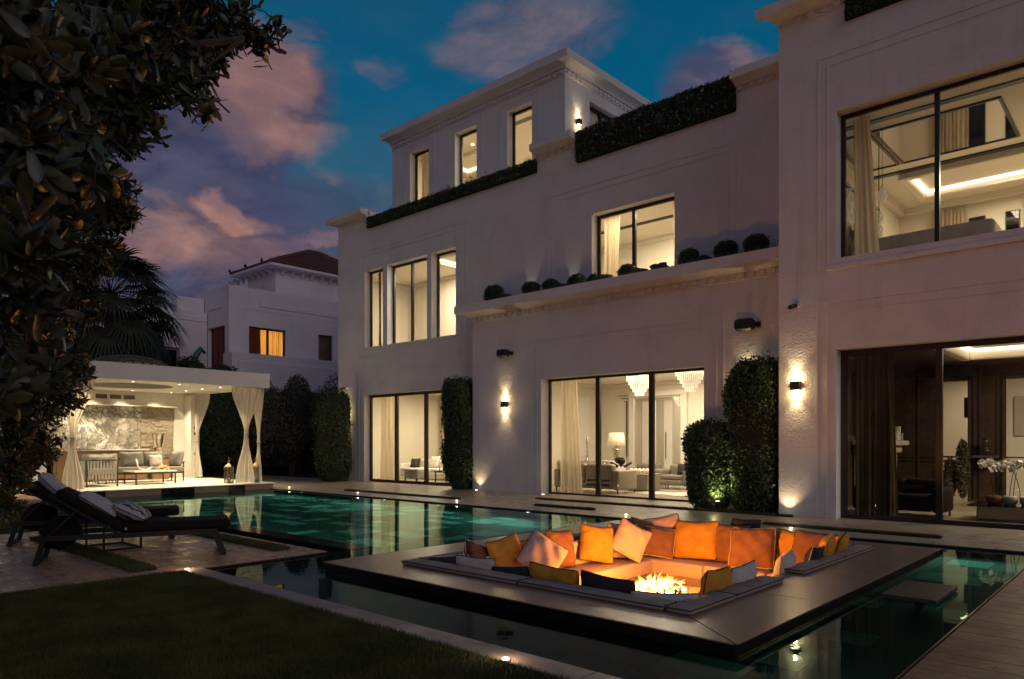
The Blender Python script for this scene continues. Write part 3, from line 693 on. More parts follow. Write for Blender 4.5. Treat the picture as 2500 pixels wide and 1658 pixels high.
# living room
room(-15.0, -6.2, 15.27, 21.0, 0, 3.42, door=(-13.57, -11.65, 2.9)); crown_in(-15.0, -6.2, 15.27, 21, 3.42)
room(-15.0, -6.2, 21.07, 23.8, 0, 3.41, wm='interior_wall')
lamp('AREA', (-10.6, 18.2, 3.38), 250, (1, .82, .58), 3.5, aim=(-10.6, 18.2, 0), name='living_room_light'); lamp('AREA', (-12.4, 22.4, 3.3), 60, (1, .84, .6), 1.0, aim=(-12.4, 22.4, 0), name='hall_light')
# library
room(-5.2, 3.5, 14.03, 20.0, 0, 3.35, wm='dark_wood', cm='interior_ceiling', fm='interior_floor', door=(-4.08, -3.54, 2.86))
room(-5.2, 3.5, 20.07, 23.6, 0, 3.30, wm='interior_wall')
tray(-3.1, 1.6, 15.2, 17.6, 3.35)
MB().box(-5.2, -3.35, 14.1, 20.0, 3.24, 3.34).build('coffer', 'dark_wood', villa)
mb = MB(); mb.box(-3.35, 3.5, 17.9, 20.0, 3.24, 3.34); mb.build('coffer', 'dark_wood', villa)
lamp('AREA', (-.7, 16.3, 3.2), 110, WARM, 1.6, aim=(-.7, 16.6, 0), name='library_light'); lamp('AREA', (-3.0, 22, 3.2), 40, (1, .8, .55), 2, aim=(-3.0, 22, 0), name='library_hall_light')
# second door opening of the library, lit room beyond shown as a framed doorway
mb = MB()
for x in (-4.6, -3.42, -3.30, -2.95): mb.rbox(x-.02, x+.02, 19.94, 19.985, .1, 3.1, .008, 1)
for z in (.95, 1.05, 2.98): mb.rbox(-5.1, 3.4, 19.945, 19.985, z-.02, z+.02, .008, 1)
mb.build('panelling', 'dark_wood', villa)
d_ = MB(); d_.box(-2.78, -1.7, 19.95, 19.985, 0, 2.86); d_.build('doorway', 'interior_wall', villa)
for a, b_ in ((-4.15, -3.47), (-2.86, -1.62)):
    mb = MB(); mb.rbox(a, a+.07, 19.9, 19.99, 0, 2.93, .01, 1); mb.rbox(b_-.07, b_, 19.9, 19.99, 0, 2.93, .01, 1); mb.rbox(a, b_, 19.9, 19.99, 2.86, 2.93, .01, 1); mb.build('door_frame', 'dark_wood', villa)
# bedroom above the library
room(-5.35, 3.5, 14.03, 21.25, 4.62, 7.60)
crown_in(-5.35, 3.5, 14.03, 21.25, 7.6, s=.16)
tray(-4.45, 2.6, 18.45, 20.0, 7.60, d=.16)
mb = MB(); mb.box(-5.3, 3.4, 14.86, 15.02, 7.575, 7.597); mb.box(-5.3, 3.4, 18.05, 18.2, 7.56, 7.597); mb.build('ceiling_band', 'dark_frame', villa)
for a in ((-5.3, -4.42, 15.38, 17.6), (-4.38, -2.22, 15.38, 17.6)):
    mb = MB(); b_ = .05; mb.box(a[0], a[1], a[2], a[2]+b_, 7.565, 7.598); mb.box(a[0], a[1], a[3]-b_, a[3], 7.565, 7.598); mb.box(a[0], a[0]+b_, a[2]+b_, a[3]-b_, 7.565, 7.598); mb.box(a[1]-b_, a[1], a[2]+b_, a[3]-b_, 7.565, 7.598)
    f = mb.build('ceiling_mirror', 'dark_frame', villa); MB().box(a[0]+b_, a[1]-b_, a[2]+b_, a[3]-b_, 7.580, 7.596).build('pane', 'mirror_glass', f)
lamp('AREA', (-1.6, 19.2, 7.52), 170, WARM, 3.0, aim=(-1.6, 19.0, 0), name='bedroom_light', sy=1.2)
# first floor left and centre
room(-22.75, -16.0, 15.83, 18.6, 4.6, 7.72); crown_in(-22.75, -16.0, 15.83, 18.6, 7.72); tray(-18.6, -16.5, 16.3, 17.5, 7.72, d=.14)
lamp('AREA', (-18.9, 17.2, 7.6), 190, (1, .86, .64), 2.2, aim=(-18.9, 17.2, 0), name='upper_hall_light', sy=1)
room(-13.6, -7.6, 15.83, 19.1, 4.6, 7.62); mb = MB()
for y in (17.42, 17.50, 17.58): mb.box(-12.6, -8.6, y, y+.022, 7.60, 7.618)
mb.build('air_slot', 'dark_frame', villa); crown_in(-13.6, -7.6, 15.83, 19.1, 7.62)
lamp('AREA', (-10.5, 17.0, 7.5), 150, (1, .85, .62), 1.6, aim=(-10.5, 17.4, 0), name='upper_room_light')
# penthouse rooms
room(-21.35, -13.75, 17.33, 21.9, 9.15, 12.42); tray(-21.0, -18.9, 19.2, 20.3, 12.42, d=.14); crown_in(-21.35, -13.75, 17.33, 21.9, 12.42)
mb = MB()
for y in (18.3, 18.38, 18.46): mb.box(-17.2, -14.2, y, y+.022, 12.40, 12.418)
mb.build('air_slot', 'dark_frame', villa)
lamp('AREA', (-17.5, 19.6, 12.3), 190, (1, .84, .58), 2.4, aim=(-17.5, 19.6, 0), name='penthouse_light')
for x, y in ((-20.1, 18.2), (-19.0, 18.6), (-18.4, 18.9)):
    MB().lathe((x, y, 12.40), [(.05, 0), (.05, .018)], 12).build('downlight', 'lamp_warm', villa)

# ------------------------------------------------------------------ CABANA
cab = thing('cabana', 'open white pool cabana with flat roof and warm lit marble back wall', 'cabana', (-23.1, 8.2, 0))
XF = -20.3
s = MB(); s.box(-26.6, XF-.02, 5.1, 11.33, -.05, .135); s.build('platform', 'granite', cab)
fl = MB(); fl.rbox(-26.6, XF+.02, 5.06, 11.36, .135, .163, .006, 1); fl.build('floor', 'cabana_floor', cab)
for i, (a, b_) in enumerate(((5.1, 6.6), (6.6, 8.0), (8.0, 8.9), (8.9, 9.9), (9.9, 10.4), (10.4, 11.33))):
    MB().rbox(XF-.018, XF-.004, a+.004, b_-.004, -.04, .132, .003, 1).build('panel', 'slate' if i % 2 else 'granite', cab)
s = MB(); s.rbox(-26.6, -19.0, 4.1, 5.05, -.05, .085, .01, 1); s.build('step', 'paving', cab)
# roof
s = MB(); s.box(XF-.25, XF, 5.2, 11.2, 3.06, 3.49); s.box(-26.6, XF-.25, 10.95, 11.2, 3.06, 3.49); s.box(-26.6, XF-.25, 5.2, 5.45, 3.06, 3.49); s.box(-26.6, XF-.25, 5.45, 10.95, 3.40, 3.47)
s.build('roof', 'white_paint', cab)
# ceiling with the round opening
mb = MB(); cx_, cy2, R_ = -23.1, 8.15, 1.22; N_ = 40; x0, x1, y0, y1 = -25.58, XF-.25, 5.45, 10.95
ring = [(cx_+R_*math.cos(2*PI*i/N_), cy2+R_*math.sin(2*PI*i/N_)) for i in range(N_)]
def sq(a):
    c_, s_ = math.cos(a), math.sin(a); tx = ((x1-cx_) if c_ > 0 else (x0-cx_))/c_ if abs(c_) > 1e-6 else 1e9; ty = ((y1-cy2) if s_ > 0 else (y0-cy2))/s_ if abs(s_) > 1e-6 else 1e9
    k = min(tx, ty); return (cx_+c_*k, cy2+s_*k)
angs = sorted([2*PI*i/N_ for i in range(N_)]+[math.atan2(y-cy2, x-cx_) % (2*PI) for x in (x0, x1) for y in (y0, y1)])
inn = [(cx_+R_*math.cos(a), cy2+R_*math.sin(a)) for a in angs]; out_ = [sq(a) for a in angs]; n = len(angs)
mb.add([(x, y, 3.10) for x, y in inn]+[(x, y, 3.10) for x, y in out_], [(i, (i+1) % n, n+(i+1) % n, n+i) for i in range(n)])
mb.add([(x, y, 3.10) for x, y in inn]+[(x, y, 3.30) for x, y in inn], [(i, n+i, n+(i+1) % n, (i+1) % n) for i in range(n)])
mb.build('ceiling', 'white_paint', cab)
MB().lathe((cx_, cy2, 3.30), [(R_+.02, 0), (R_+.02, .03)], 40).build('skylight_disc', 'foliage_core', cab)
# woven dome on the roof over the opening
mb = MB()
for i in range(14):
    a = PI*i/14
    mb.tube([(cx_+1.25*math.cos(a)*math.cos(q), cy2+1.25*math.sin(a)*math.cos(q), 3.47+.52*math.sin(q)) for q in [PI*j/12 for j in range(13)]], .03, 5)
for j in (1, 2, 3, 4): q = PI/2*j/5; mb.tube([(cx_+1.25*math.cos(q)*math.cos(a), cy2+1.25*math.cos(q)*math.sin(a), 3.47+.52*math.sin(q)) for a in [2*PI*i/24 for i in range(25)]], .03, 5)
mb.build('woven_dome', 'teak', cab)
mb = MB(); mb.lathe((cx_, cy2, 3.47), [(1.18*math.cos(q), .48*math.sin(q)) for q in [PI/2*j/6 for j in range(7)]], 24); mb.build('dome_lining', 'taupe_wall', cab, smooth=True)
# walls
BW = -25.6
s = MB(); s.box(BW-.3, BW, 5.2, 10.95, 2.62, 3.40); s.box(BW-.3, BW, 10.50, 11.15, .163, 2.62); s.box(BW-.3, BW, 5.2, 6.55, .163, 2.62); s.box(BW, BW+.55, 10.85, 11.15, .163, 3.06)
s.build('back_wall', 'white_paint', cab)
MB().box(BW-.3, BW-.03, 6.55, 9.42, .163, 2.62).build('marble_slab', 'marble', cab)
cl = MB().box(BW-.3, BW-.06, 9.42, 10.50, .163, 2.62).build('stone_backing', 'stone_cladding', cab)
rs = random.Random(9); z = .17; st_m = []
for i in range(6):
    st_m.append(MB().rbox(0, .03+.006*i, 0, .15+.03*i, 0, .043, .006, 1).mesh('stone', m='stone_cladding'))
nst = 0
while z < 2.57 and nst < 300:
    y = 9.425
    while y < 10.42:
        i = rs.randrange(6); l_ = .15+.03*i
        if y+l_ > 10.49: i = max(0, int((10.49-y-.15)/.03)); l_ = .15+.03*i
        if y+l_ > 10.495: break
        o = bpy.data.objects.new('stone', st_m[i]); COL.objects.link(o); o.parent = cl; o.location = Vector((BW-.062, y, z))-wloc(cl); nst += 1
        y += l_+.004
    z += .047
d_ = MB().rbox(BW-.02, BW+.012, 10.53, 10.80, .17, 2.56, .004, 1).build('door', 'white_paint', cab)
s = MB(); s.box(-23.95, -23.55, 5.75, 6.12, .163, 3.06); s.build('pillar', 'white_paint', cab)
for i in range(3):
    y = 8.0+i*.425; v = MB(); v.box(BW+.001, BW+.02, y, y+.39, 2.80, 2.83); v.box(BW+.001, BW+.02, y, y+.39, 2.97, 3.0); v.box(BW+.001, BW+.02, y, y+.02, 2.83, 2.97); v.box(BW+.001, BW+.02, y+.37, y+.39, 2.83, 2.97)
    f = v.build('air_vent', 'white_paint', cab); sl_ = MB()
    for k in range(7): sl_.box(BW+.004, BW+.014, y+.02, y+.37, 2.836+k*.02, 2.846+k*.02)
    sl_.box(BW+.001, BW+.003, y+.02, y+.37, 2.83, 2.97); sl_.build('grille', 'teak', f)
for y, z in ((11.0, 1.66), (11.0, .95), (11.0, 1.86)): MB().rbox(BW+.551, BW+.562, y-.045, y+.045, z, z+.09, .004, 1).build('switch', 'bronze_frame', cab)
for x, y in ((-21.13, 7.57), (-21.29, 8.89), (-22.57, 10.14), (-21.43, 10.18), (-23.75, 10.14), (-24.99, 10.17), (-24.93, 8.91), (-24.9, 7.4), (-21.1, 6.2)):
    f = MB().lathe((x, y, 3.085), [(.06, 0), (.06, .014)], 14).build('downlight', 'white_paint', cab); MB().lathe((x, y, 3.080), [(.028, 0), (.028, .012)], 14).build('bulb', 'lamp_white', f)
    lamp('SPOT', (x, y, 3.07), 230, (1, .80, .48), .04, aim=(x, y, 0), spot=110, blend=.8, name='cabana_spot')
for y in (7.0, 7.9, 8.8, 9.85):
    lamp('SPOT', (BW+.34, y, 2.98), 55, (1, .80, .5), .05, aim=(BW-.02, y, 1.0), spot=95, blend=.9, name='added_wall_wash')  # spots without fittings, added to brighten the dark cladding
mb = MB(); mb.rbox(BW-.02, BW+.30, 6.55, 10.50, 2.60, 2.625, .004, 1); mb.build('light_shelf', 'white_paint', cab)

# ------------------------------------------------------------------ NEIGHBOUR
nb = thing('neighbour_house', 'white stucco house with a red tiled hip roof beyond the cabana', 'house', (-38, 19, 0))
XN = -34.0
def wall_x(mb, x, y0, y1, z0, z1, opens, th=.3):
    ys = sorted({y0, y1, *[o[0] for o in opens], *[o[1] for o in opens]}); zs = sorted({z0, z1, *[o[2] for o in opens], *[o[3] for o in opens]})
    for i in range(len(ys)-1):
        for j in range(len(zs)-1):
            a, b_ = (ys[i]+ys[i+1])/2, (zs[j]+zs[j+1])/2
            if not any(o[0] < a < o[1] and o[2] < b_ < o[3] for o in opens): mb.box(x-th, x, ys[i], ys[i+1], zs[j], zs[j+1])
mb = MB(); W1 = (17.63, 19.68, 5.0, 7.23); W2 = (21.61, 22.5, 5.5, 7.25)
wall_x(mb, XN, 16.6, 26, 0, 9.14, [W1, W2]); 
mb.box(-34.3, -34.45, 16.6, 16.9, 0, 9.14); mb.box(-36.27, -37.06, 16.6, 16.9, 0, 9.14); mb.box(-34.45, -36.27, 16.6, 16.9, 7.2, 9.14); mb.box(-37.8, -37.06, 16.65, 16.95, 0, 8.6)
mb.box(-44, -37.06, 16.9, 26, 0, 8.5); mb.box(-37.06, -34.3, 16.9, 26, 8.6, 8.8)
mb.build('wall', 'neighbour_wall', nb)
mb = MB(); prof(mb, (XN, [(-.02, 8.25), (.05, 8.28), (.05, 8.5), (-.02, 8.52)]), 18.2, 26, axis='y'); mb.box(-36.2, -34.6, 16.56, 16.599, 8.1, 8.14)
mb.build('moulding', 'neighbour_wall', nb)
mb = MB(); 
for (a, b_, z) in ((17.35, 20.1, 8.05), (21.4, 22.9, 8.0)):
    mb.box(XN, XN+.02, a, b_, z, z+.05); mb.box(XN, XN+.02, a, a+.05, 5.8, z); mb.box(XN, XN+.02, b_-.05, b_, 5.8, z)
mb.build('moulding', 'neighbour_wall', nb)
mb = MB(); mb.box(XN, XN+.9, 16.3, 22.2, 3.2, 5.75); mb.rbox(XN+.9, XN+1.0, 16.6, 22.2, 3.2, 5.35, .02, 1); mb.build('balcony', 'neighbour_wall', nb)
def nwin(y0, y1, z0, z1, mull=(), curt=()):
    x = XN-.22; mb = MB(); w_ = .09; mb.box(x, x+.08, y0, y0+w_, z0, z1); mb.box(x, x+.08, y1-w_, y1, z0, z1); mb.box(x, x+.08, y0+w_, y1-w_, z1-w_, z1); mb.box(x, x+.08, y0+w_, y1-w_, z0, z0+w_)
    for m_ in mull: mb.box(x, x+.09, m_-.05, m_+.05, z0+w_, z1-w_)
    f = mb.build('window', 'bronze_frame', nb); MB().box(x+.03, x+.04, y0+w_, y1-w_, z0+w_, z1-w_).build('pane', 'window_glass', f); return f
f = nwin(*W1, mull=(18.72,))
mb = MB(); curtain_mesh(mb, [(7.2, (XN-.5, 17.6), (XN-.5, 18.5)), (5.0, (XN-.5, 17.6), (XN-.5, 18.55))], 8, .04, nz=4); mb.build('curtain', 'curtain_red', f, smooth=True)
mb = MB(); curtain_mesh(mb, [(7.2, (XN-.55, 18.45), (XN-.55, 19.75)), (5.0, (XN-.55, 18.5), (XN-.55, 19.7))], 11, .04, nz=4); mb.build('curtain', 'neighbour_drape', f, smooth=True)
mb = MB(); mb.box(XN-3.6, XN-.32, 17.2, 17.3, 4.8, 7.4); mb.box(XN-3.6, XN-.32, 19.9, 20.0, 4.8, 7.4); mb.box(XN-3.6, XN-3.5, 17.3, 19.9, 4.8, 7.4); mb.box(XN-3.6, XN-.32, 17.2, 20, 7.4, 7.45); mb.box(XN-3.6, XN-.32, 17.2, 20, 4.7, 4.8); mb.build('room_wall', 'interior_wall', nb)
lamp('AREA', (XN-2.0, 18.9, 7.3), 50, (1, .62, .25), 1.2, aim=(XN-1.6, 18.9, 5), name='neighbour_room_light')
f = nwin(*W2); MB().box(XN-.5, XN-.4, 21.6, 22.5, 5.5, 7.25).build('shutter', 'dark_wood', f)
mb = MB(); mb.box(-36.25, -34.47, 16.80, 16.88, 3.0, 7.19); f = mb.build('balcony_door', 'curtain_red', nb)
for x in (-36.2, -35.6, -35.0, -34.52): MB().box(x-.04, x+.04, 16.76, 16.80, 3.0, 7.19).build('frame', 'bronze_frame', f)
# tower with tiled roof
TX0, TX1, TY0, TY1 = -40.2, -37, 20.77, 27.5
mb = MB(); mb.box(TX0, TX1, TY0, TY1, 8.8, 11.15); mb.build('tower', 'neighbour_wall', nb)
mb = MB()
for y0, y1 in ((22.3, 22.36), (22.9, 23.9), (24.4, 25.5)): 
    mb.box(TX1, TX1+.02, y0, y1, 10.35, 10.4) if y1-y0 > .5 else None
    mb.box(TX1, TX1+.02, y1-.05, y1, 9.3, 10.4 if y1-y0 > .5 else 11.1)
for x0, x1 in ((-38.6, -37.6), (-39.9, -39.2)): mb.box(x0, x1, TY0-.02, TY0, 10.3, 10.35)
mb.build('moulding', 'neighbour_wall', nb)
OV = .75; Z0 = 11.28; a0, a1, b0, b1 = TX0-OV, TX1+OV, TY0-OV, TY1+OV; zr = 12.95; ry0, ry1 = 23.9, 24.6; rx = (a0+a1)/2
mb = MB(); mb.box(a0, a1, b0, b1, 11.15, Z0); mb.build('eave', 'neighbour_wall', nb)
cor = MB().add([(0, -.07, 0), (.38, -.07, 0), (.38, -.07, -.10), (.16, -.07, -.2), (.16, -.07, -.28), (0, -.07, -.3), (0, .07, 0), (.38, .07, 0), (.38, .07, -.10), (.16, .07, -.2), (.16, .07, -.28), (0, .07, -.3)],
   [(0, 1, 2, 3, 4, 5), (11, 10, 9, 8, 7, 6), (0, 6, 7, 1), (1, 7, 8, 2), (2, 8, 9, 3), (3, 9, 10, 4), (4, 10, 11, 5)]).mesh('corbel', m='neighbour_wall')
for i in range(10):
    o = bpy.data.objects.new('corbel', cor); COL.objects.link(o); o.parent = nb; o.location = Vector((TX1, TY0+.35+i*.62, 11.15))-wloc(nb)
for i in range(8):
    o = bpy.data.objects.new('corbel', cor); COL.objects.link(o); o.parent = nb; o.location = Vector((TX1-.35-i*.65, TY0, 11.15))-wloc(nb); o.rotation_euler = (0, 0, -PI/2)
rf = MB(); V = [(a0, b0, Z0), (a1, b0, Z0), (a1, b1, Z0), (a0, b1, Z0), (rx, ry0, zr), (rx, ry1, zr)]
rf.add(V, [(0, 1, 4), (1, 2, 5, 4), (2, 3, 5), (3, 0, 4, 5)]); rf = rf.build('roof', 'roof_tile', nb)
# rows of barrel tiles running down the slopes
tile_cache = {}
def tile_row(p_top, p_bot):
    L = (Vector(p_top)-Vector(p_bot)).length
    if L < .12: return
    n_ = max(1, int(L/.42)); d = (Vector(p_bot)-Vector(p_top))/n_
    mb = MB()
    for i in range(n_): a = Vector(p_top)+d*i; mb.tube([a+Vector((0, 0, .02)), a+d*1.04+Vector((0, 0, .055))], [.075, .095], 6)
    mb.build('tile_row', 'roof_tile', rf)
y = b0+.12
while y < b1:
    t_ = min(1, (y-b0)/(ry0-b0), (b1-y)/(b1-ry1)); tile_row((a1+(rx-a1)*t_, y, Z0+(zr-Z0)*t_), (a1, y, Z0)); y += .23
x = a0+.12
while x < a1:
    t_ = min(1, (x-a0)/(rx-a0), (a1-x)/(a1-rx)); tile_row((x, b0+(ry0-b0)*t_, Z0+(zr-Z0)*t_), (x, b0, Z0)); x += .23
mb = MB(); mb.tube([(a1, b0, Z0+.06), (rx, ry0, zr+.08), (rx, ry1, zr+.08)], .12, 7); mb.tube([(a0, b0, Z0+.06), (rx, ry0, zr+.08)], .12, 7); mb.tube([(a1, b1, Z0+.06), (rx, ry1, zr+.08)], .12, 7); mb.build('ridge', 'roof_tile', nb)
for i in range(5):
    t_ = i/5; p = Vector((a0, b0, Z0)).lerp(Vector((rx, ry0, zr)), t_) if i % 2 else Vector((a0+(a1-a0)*t_, b0, Z0)); 
    bd = MB(); bd.lathe((p.x, p.y, p.z+.14), [(.0, 0), (.06, .03), (.075, .09), (.04, .15), (.045, .19), (.0, .23)], 7); bd.tube([(p.x, p.y, p.z+.22), (p.x+.16, p.y+.03, p.z+.14)], [.04, .015], 5)
    tag(bd.build('pigeon', 'black_fabric', smooth=True), 'dark pigeon perched on the tiled roof edge of the neighbour house', 'bird', 'pigeons on the neighbour roof')
# lower wing to the left
nw = thing('neighbour_annexe', 'pale annexe with twin dark windows left of the tiled roof house', 'house', (-39, 12, 0))
mb = MB(); wall_x(mb, -36.3, 6, 16.55, 0, 8.0, [(12.9, 15.2, 4.6, 6.1)]); mb.box(-44, -36.6, 6, 6.3, 0, 8); mb.box(-44, -36.6, 6.3, 16.55, 7.6, 7.8); mb.box(-42, -36.65, 15.2, 16.55, 8.0, 8.75); mb.build('wall', 'neighbour_wall', nw)
mb = MB(); prof(mb, (-36.3, [(-.02, 7.5), (.05, 7.53), (.05, 7.75), (-.02, 7.78)]), 6, 16.5, axis='y'); mb.build('moulding', 'neighbour_wall', nw)
mb = MB(); mb.box(-36.5, -36.4, 12.9, 13.02, 4.6, 6.1); mb.box(-36.5, -36.4, 15.08, 15.2, 4.6, 6.1); mb.box(-36.5, -36.4, 13.02, 15.08, 5.98, 6.1); mb.box(-36.5, -36.4, 13.02, 15.08, 4.6, 4.72); mb.box(-36.5, -36.4, 13.9, 14.2, 4.72, 5.98)
f = mb.build('window', 'path_stone', nw); MB().box(-36.47, -36.46, 13.02, 13.9, 4.72, 5.98).build('pane', 'dark_glass', f); MB().box(-36.47, -36.46, 14.2, 15.08, 4.72, 5.98).build('pane', 'dark_glass', f)
MB().box(-36.8, -36.7, 12.7, 15.4, 4.4, 6.2).build('blind', 'black_fabric', f)
mb = MB(); mb.lathe((-35.2, 15.3, 4.6), [(.05, 0), (.38, .2), (.42, .5), (.25, .75), (.15, .8)], 16); mb.tube([(-35.2, 15.3, 5.2), (-35.25, 15.55, 5.7), (-35.2, 15.75, 6.0), (-35.2, 15.95, 5.8)], [.14, .16, .14, .08], 8); mb.box(-35.6, -34.9, 14.9, 15.8, 3.4, 4.65)
tag(mb.build('play_slide', 'green_plastic', smooth=False), 'dark green plastic play slide on the neighbour terrace', 'slide')
# boundary wall behind the bushes
bwl = thing('garden_wall', 'low white garden wall with dark planting bed behind the bushes', 'wall', (-31, 15, 0))
MB().box(-31.2, -31, 4, 24, 0, 2.3).build('wall', 'white_paint', bwl); MB().box(-31.0, -30.2, 11.3, 24, 0, .35).build('planting_bed', 'soil', bwl)
# ================================================================== SUNKEN SEATING ISLAND
isl = thing('island', 'dark slate island in the pool around the sunken sofa', 'terrace', (-4.55, 7.4, -.65))
PX0, PX1, PY0, PY1 = -6.02, -2.92, 5.14, 9.46
ZT = .065
def slab(poly): MB().prism(poly, ZT-.010, ZT).build('slab', 'slate', isl)
e = .004; X0, X1, Y0, Y1 = -6.98, -2.11, 4.50, 10.30
slab([(X0, Y0), (-5.55-e, Y0), (-5.55-e, PY0-e), (PX0, PY0-e)]); slab([(-5.55+e, Y0), (-3.95-e, Y0), (-3.95-e, PY0-e), (-5.55+e, PY0-e)]); slab([(-3.95+e, Y0), (X1-.012, Y0), (PX1-.006, PY0-e), (-3.95+e, PY0-e)])
slab([(X1, Y0+.01), (X1, 6.2-e), (PX1+e, 6.2-e), (PX1+e, PY0+.0)]); slab([(X1, 6.2+e), (X1, 7.9-e), (PX1+e, 7.9-e), (PX1+e, 6.2+e)]); slab([(X1, 7.9+e), (X1, Y1), (PX1+e, Y1), (PX1+e, 7.9+e)])
slab([(X0, Y0+.012), (PX0-e, PY0), (PX0-e, 6.7-e), (X0, 6.7-e)]); slab([(X0, 6.7+e), (PX0-e, 6.7+e), (PX0-e, 8.4-e), (X0, 8.4-e)]); slab([(X0, 8.4+e), (PX0-e, 8.4+e), (PX0-e, Y1), (X0, Y1)])
slab([(PX0+e-.004, PY1+e), (-4.4-e, PY1+e), (-4.4-e, Y1), (PX0, Y1)]); slab([(-4.4+e, PY1+e), (PX1-e, PY1+e), (PX1-e, Y1), (-4.4+e, Y1)])
mb = MB()
for a in ((X0+.015, X1-.015, Y0+.015, PY0-.05), (X0+.015, X1-.015, PY1+.05, Y1-.015), (X0+.015, PX0-.05, PY0-.05, PY1+.05), (PX1+.05, X1-.015, PY0-.05, PY1+.05)): mb.box(*a, -.03 if 0 else -.055, ZT-.0105)
mb.box(PX0-.05, PX1+.05, PY0-.05, PY0, -.64, ZT-.0105); mb.box(PX0-.05, PX1+.05, PY1, PY1+.05, -.64, ZT-.0105); mb.box(PX0-.05, PX0, PY0, PY1, -.64, ZT-.0105); mb.box(PX1, PX1+.05, PY0, PY1, -.64, ZT-.0105)
mb.build('edge', 'slate_edge', isl)
MB().box(PX0, PX1, PY0, PY1, -.64, -.60).build('pit_floor', 'slate', isl)
gold_strip = MB(); gold_strip.box(-2.106, -2.094, 4.52, 10.28, -.028, -.012); o = gold_strip.build('gold_strip', 'gold', isl)  # thin gold-coloured strips along the waterline, here and at the deck
struct(MB().box(-1.206, -1.192, 3.62, 11.18, -.028, -.006).build('deck_gold_strip', 'gold'))
st = thing('stepping_slab', 'thin square slate slab standing in the narrow water right of the island', 'stepping stone', (-1.75, 7.55, -.65))
MB().rbox(-1.95, -1.50, 7.12, 7.98, -.02, .018, .004, 1).build('slab', 'slate_dark', st); MB().box(-1.76, -1.70, 7.5, 7.6, -.65, -.02).build('support', 'slate_edge', st)

sofa = thing('sunken_sofa', 'cream U shaped sofa sunk into the slate island around the fire', 'sofa', (-4.47, 7.3, -.60))
SZ = -.25; SD = .66
IX0, IX1, IY0, IY1 = PX0+SD, PX1-SD*.8, PY0+SD*.85, PY1-SD
mb = MB(); mb.box(PX0, IX0-.04, PY0, PY1, -.6, -.45); mb.box(IX0-.04, PX1, IY1+.04, PY1, -.6, -.45); mb.box(IX0-.04, PX1, PY0, IY0-.04, -.6, -.45); mb.box(IX1+.04, PX1, IY0-.04, 6.55, -.6, -.45); mb.box(IX1+.04, PX1, 7.35, IY1+.04, -.6, -.45); mb.build('base', 'path_stone', sofa)
def seat(a, b_, c, d): return MB().rbox(a, b_, c, d, -.45, SZ, .035, 3).build('seat_cushion', 'blush_fabric', sofa, smooth=True)
seat(PX0+.02, IX0, PY0+.02, 6.95); seat(PX0+.02, IX0, 6.96, IY1); seat(PX0+.02, -4.62, IY1+.004, PY1-.02); seat(-4.61, -3.75, IY1+.004, PY1-.02); seat(-3.74, PX1-.02, IY1+.004, PY1-.02)
seat(IX0+.006, -4.3, PY0+.02, IY0); seat(-4.29, PX1-.02, PY0+.02, IY0); seat(IX1, PX1-.02, IY0+.004, 6.55); seat(IX1, PX1-.02, 7.35, IY1-.004)
def lip(a, b_, c, d):
    o = MB().rbox(a, b_, c, d, ZT+.002, ZT+.048, .022, 3).build('back_pad', 'lip_fabric', sofa, smooth=True)
    z = ZT+.040; e_ = .004
    MB().tube([(a+e_, c+e_, z), (b_-e_, c+e_, z), (b_-e_, d-e_, z), (a+e_, d-e_, z), (a+e_, c+e_, z)], .006, 5).build('piping', 'dark_piping', o)
lip(-6.18, -4.50, 4.96, 5.20); lip(-4.48, -2.94, 4.96, 5.20); lip(-2.92, -2.70, 4.97, 5.78); lip(-2.92, -2.70, 5.80, 6.78)
lip(-2.92, -2.70, 7.30, 8.55); lip(-2.92, -2.70, 8.57, 9.62); lip(-6.20, -5.98, 5.23, 7.4); lip(-6.20, -5.98, 7.42, 9.40); lip(-5.95, -4.5, 9.42, 9.64); lip(-4.48, -2.95, 9.42, 9.64)
for a in ((PX0+.003, PX0+.15, PY0+.05, PY1-.1),): MB().rbox(a[0], a[1], a[2], a[3], SZ, ZT, .03, 2).build('backrest', 'pale_fabric', sofa, smooth=True)
MB().rbox(PX0+.2, PX1-.02, PY1-.15, PY1-.004, SZ, ZT, .03, 2).build('backrest', 'pale_fabric', sofa, smooth=True)

# cushions: (label, w, h, t, material, (x, y, z), rz, tilt, roll, piping)
CG = 'cushions on the sunken sofa'
def cu(label, w_, h_, t_, m, x, y, z, rz, tilt, roll=0, pip='dark_piping', seed=0, dent=.3):
    """tilt leans the top backwards; rz turns the cushion's front (its -y side) about the vertical"""
    R_ = Matrix.Rotation(rad(rz), 3, 'Z') @ Matrix.Rotation(rad(-tilt), 3, 'X') @ Matrix.Rotation(rad(roll), 3, 'Y')
    dz_ = abs(math.sin(rad(roll)))*w_*.45
    cushion('cushion', label, w_, h_, t_, m, (x, y, z+dz_), R_.to_euler(), pip, 'cushion', CG, seed=seed, dent=dent)
S_ = SZ+.005
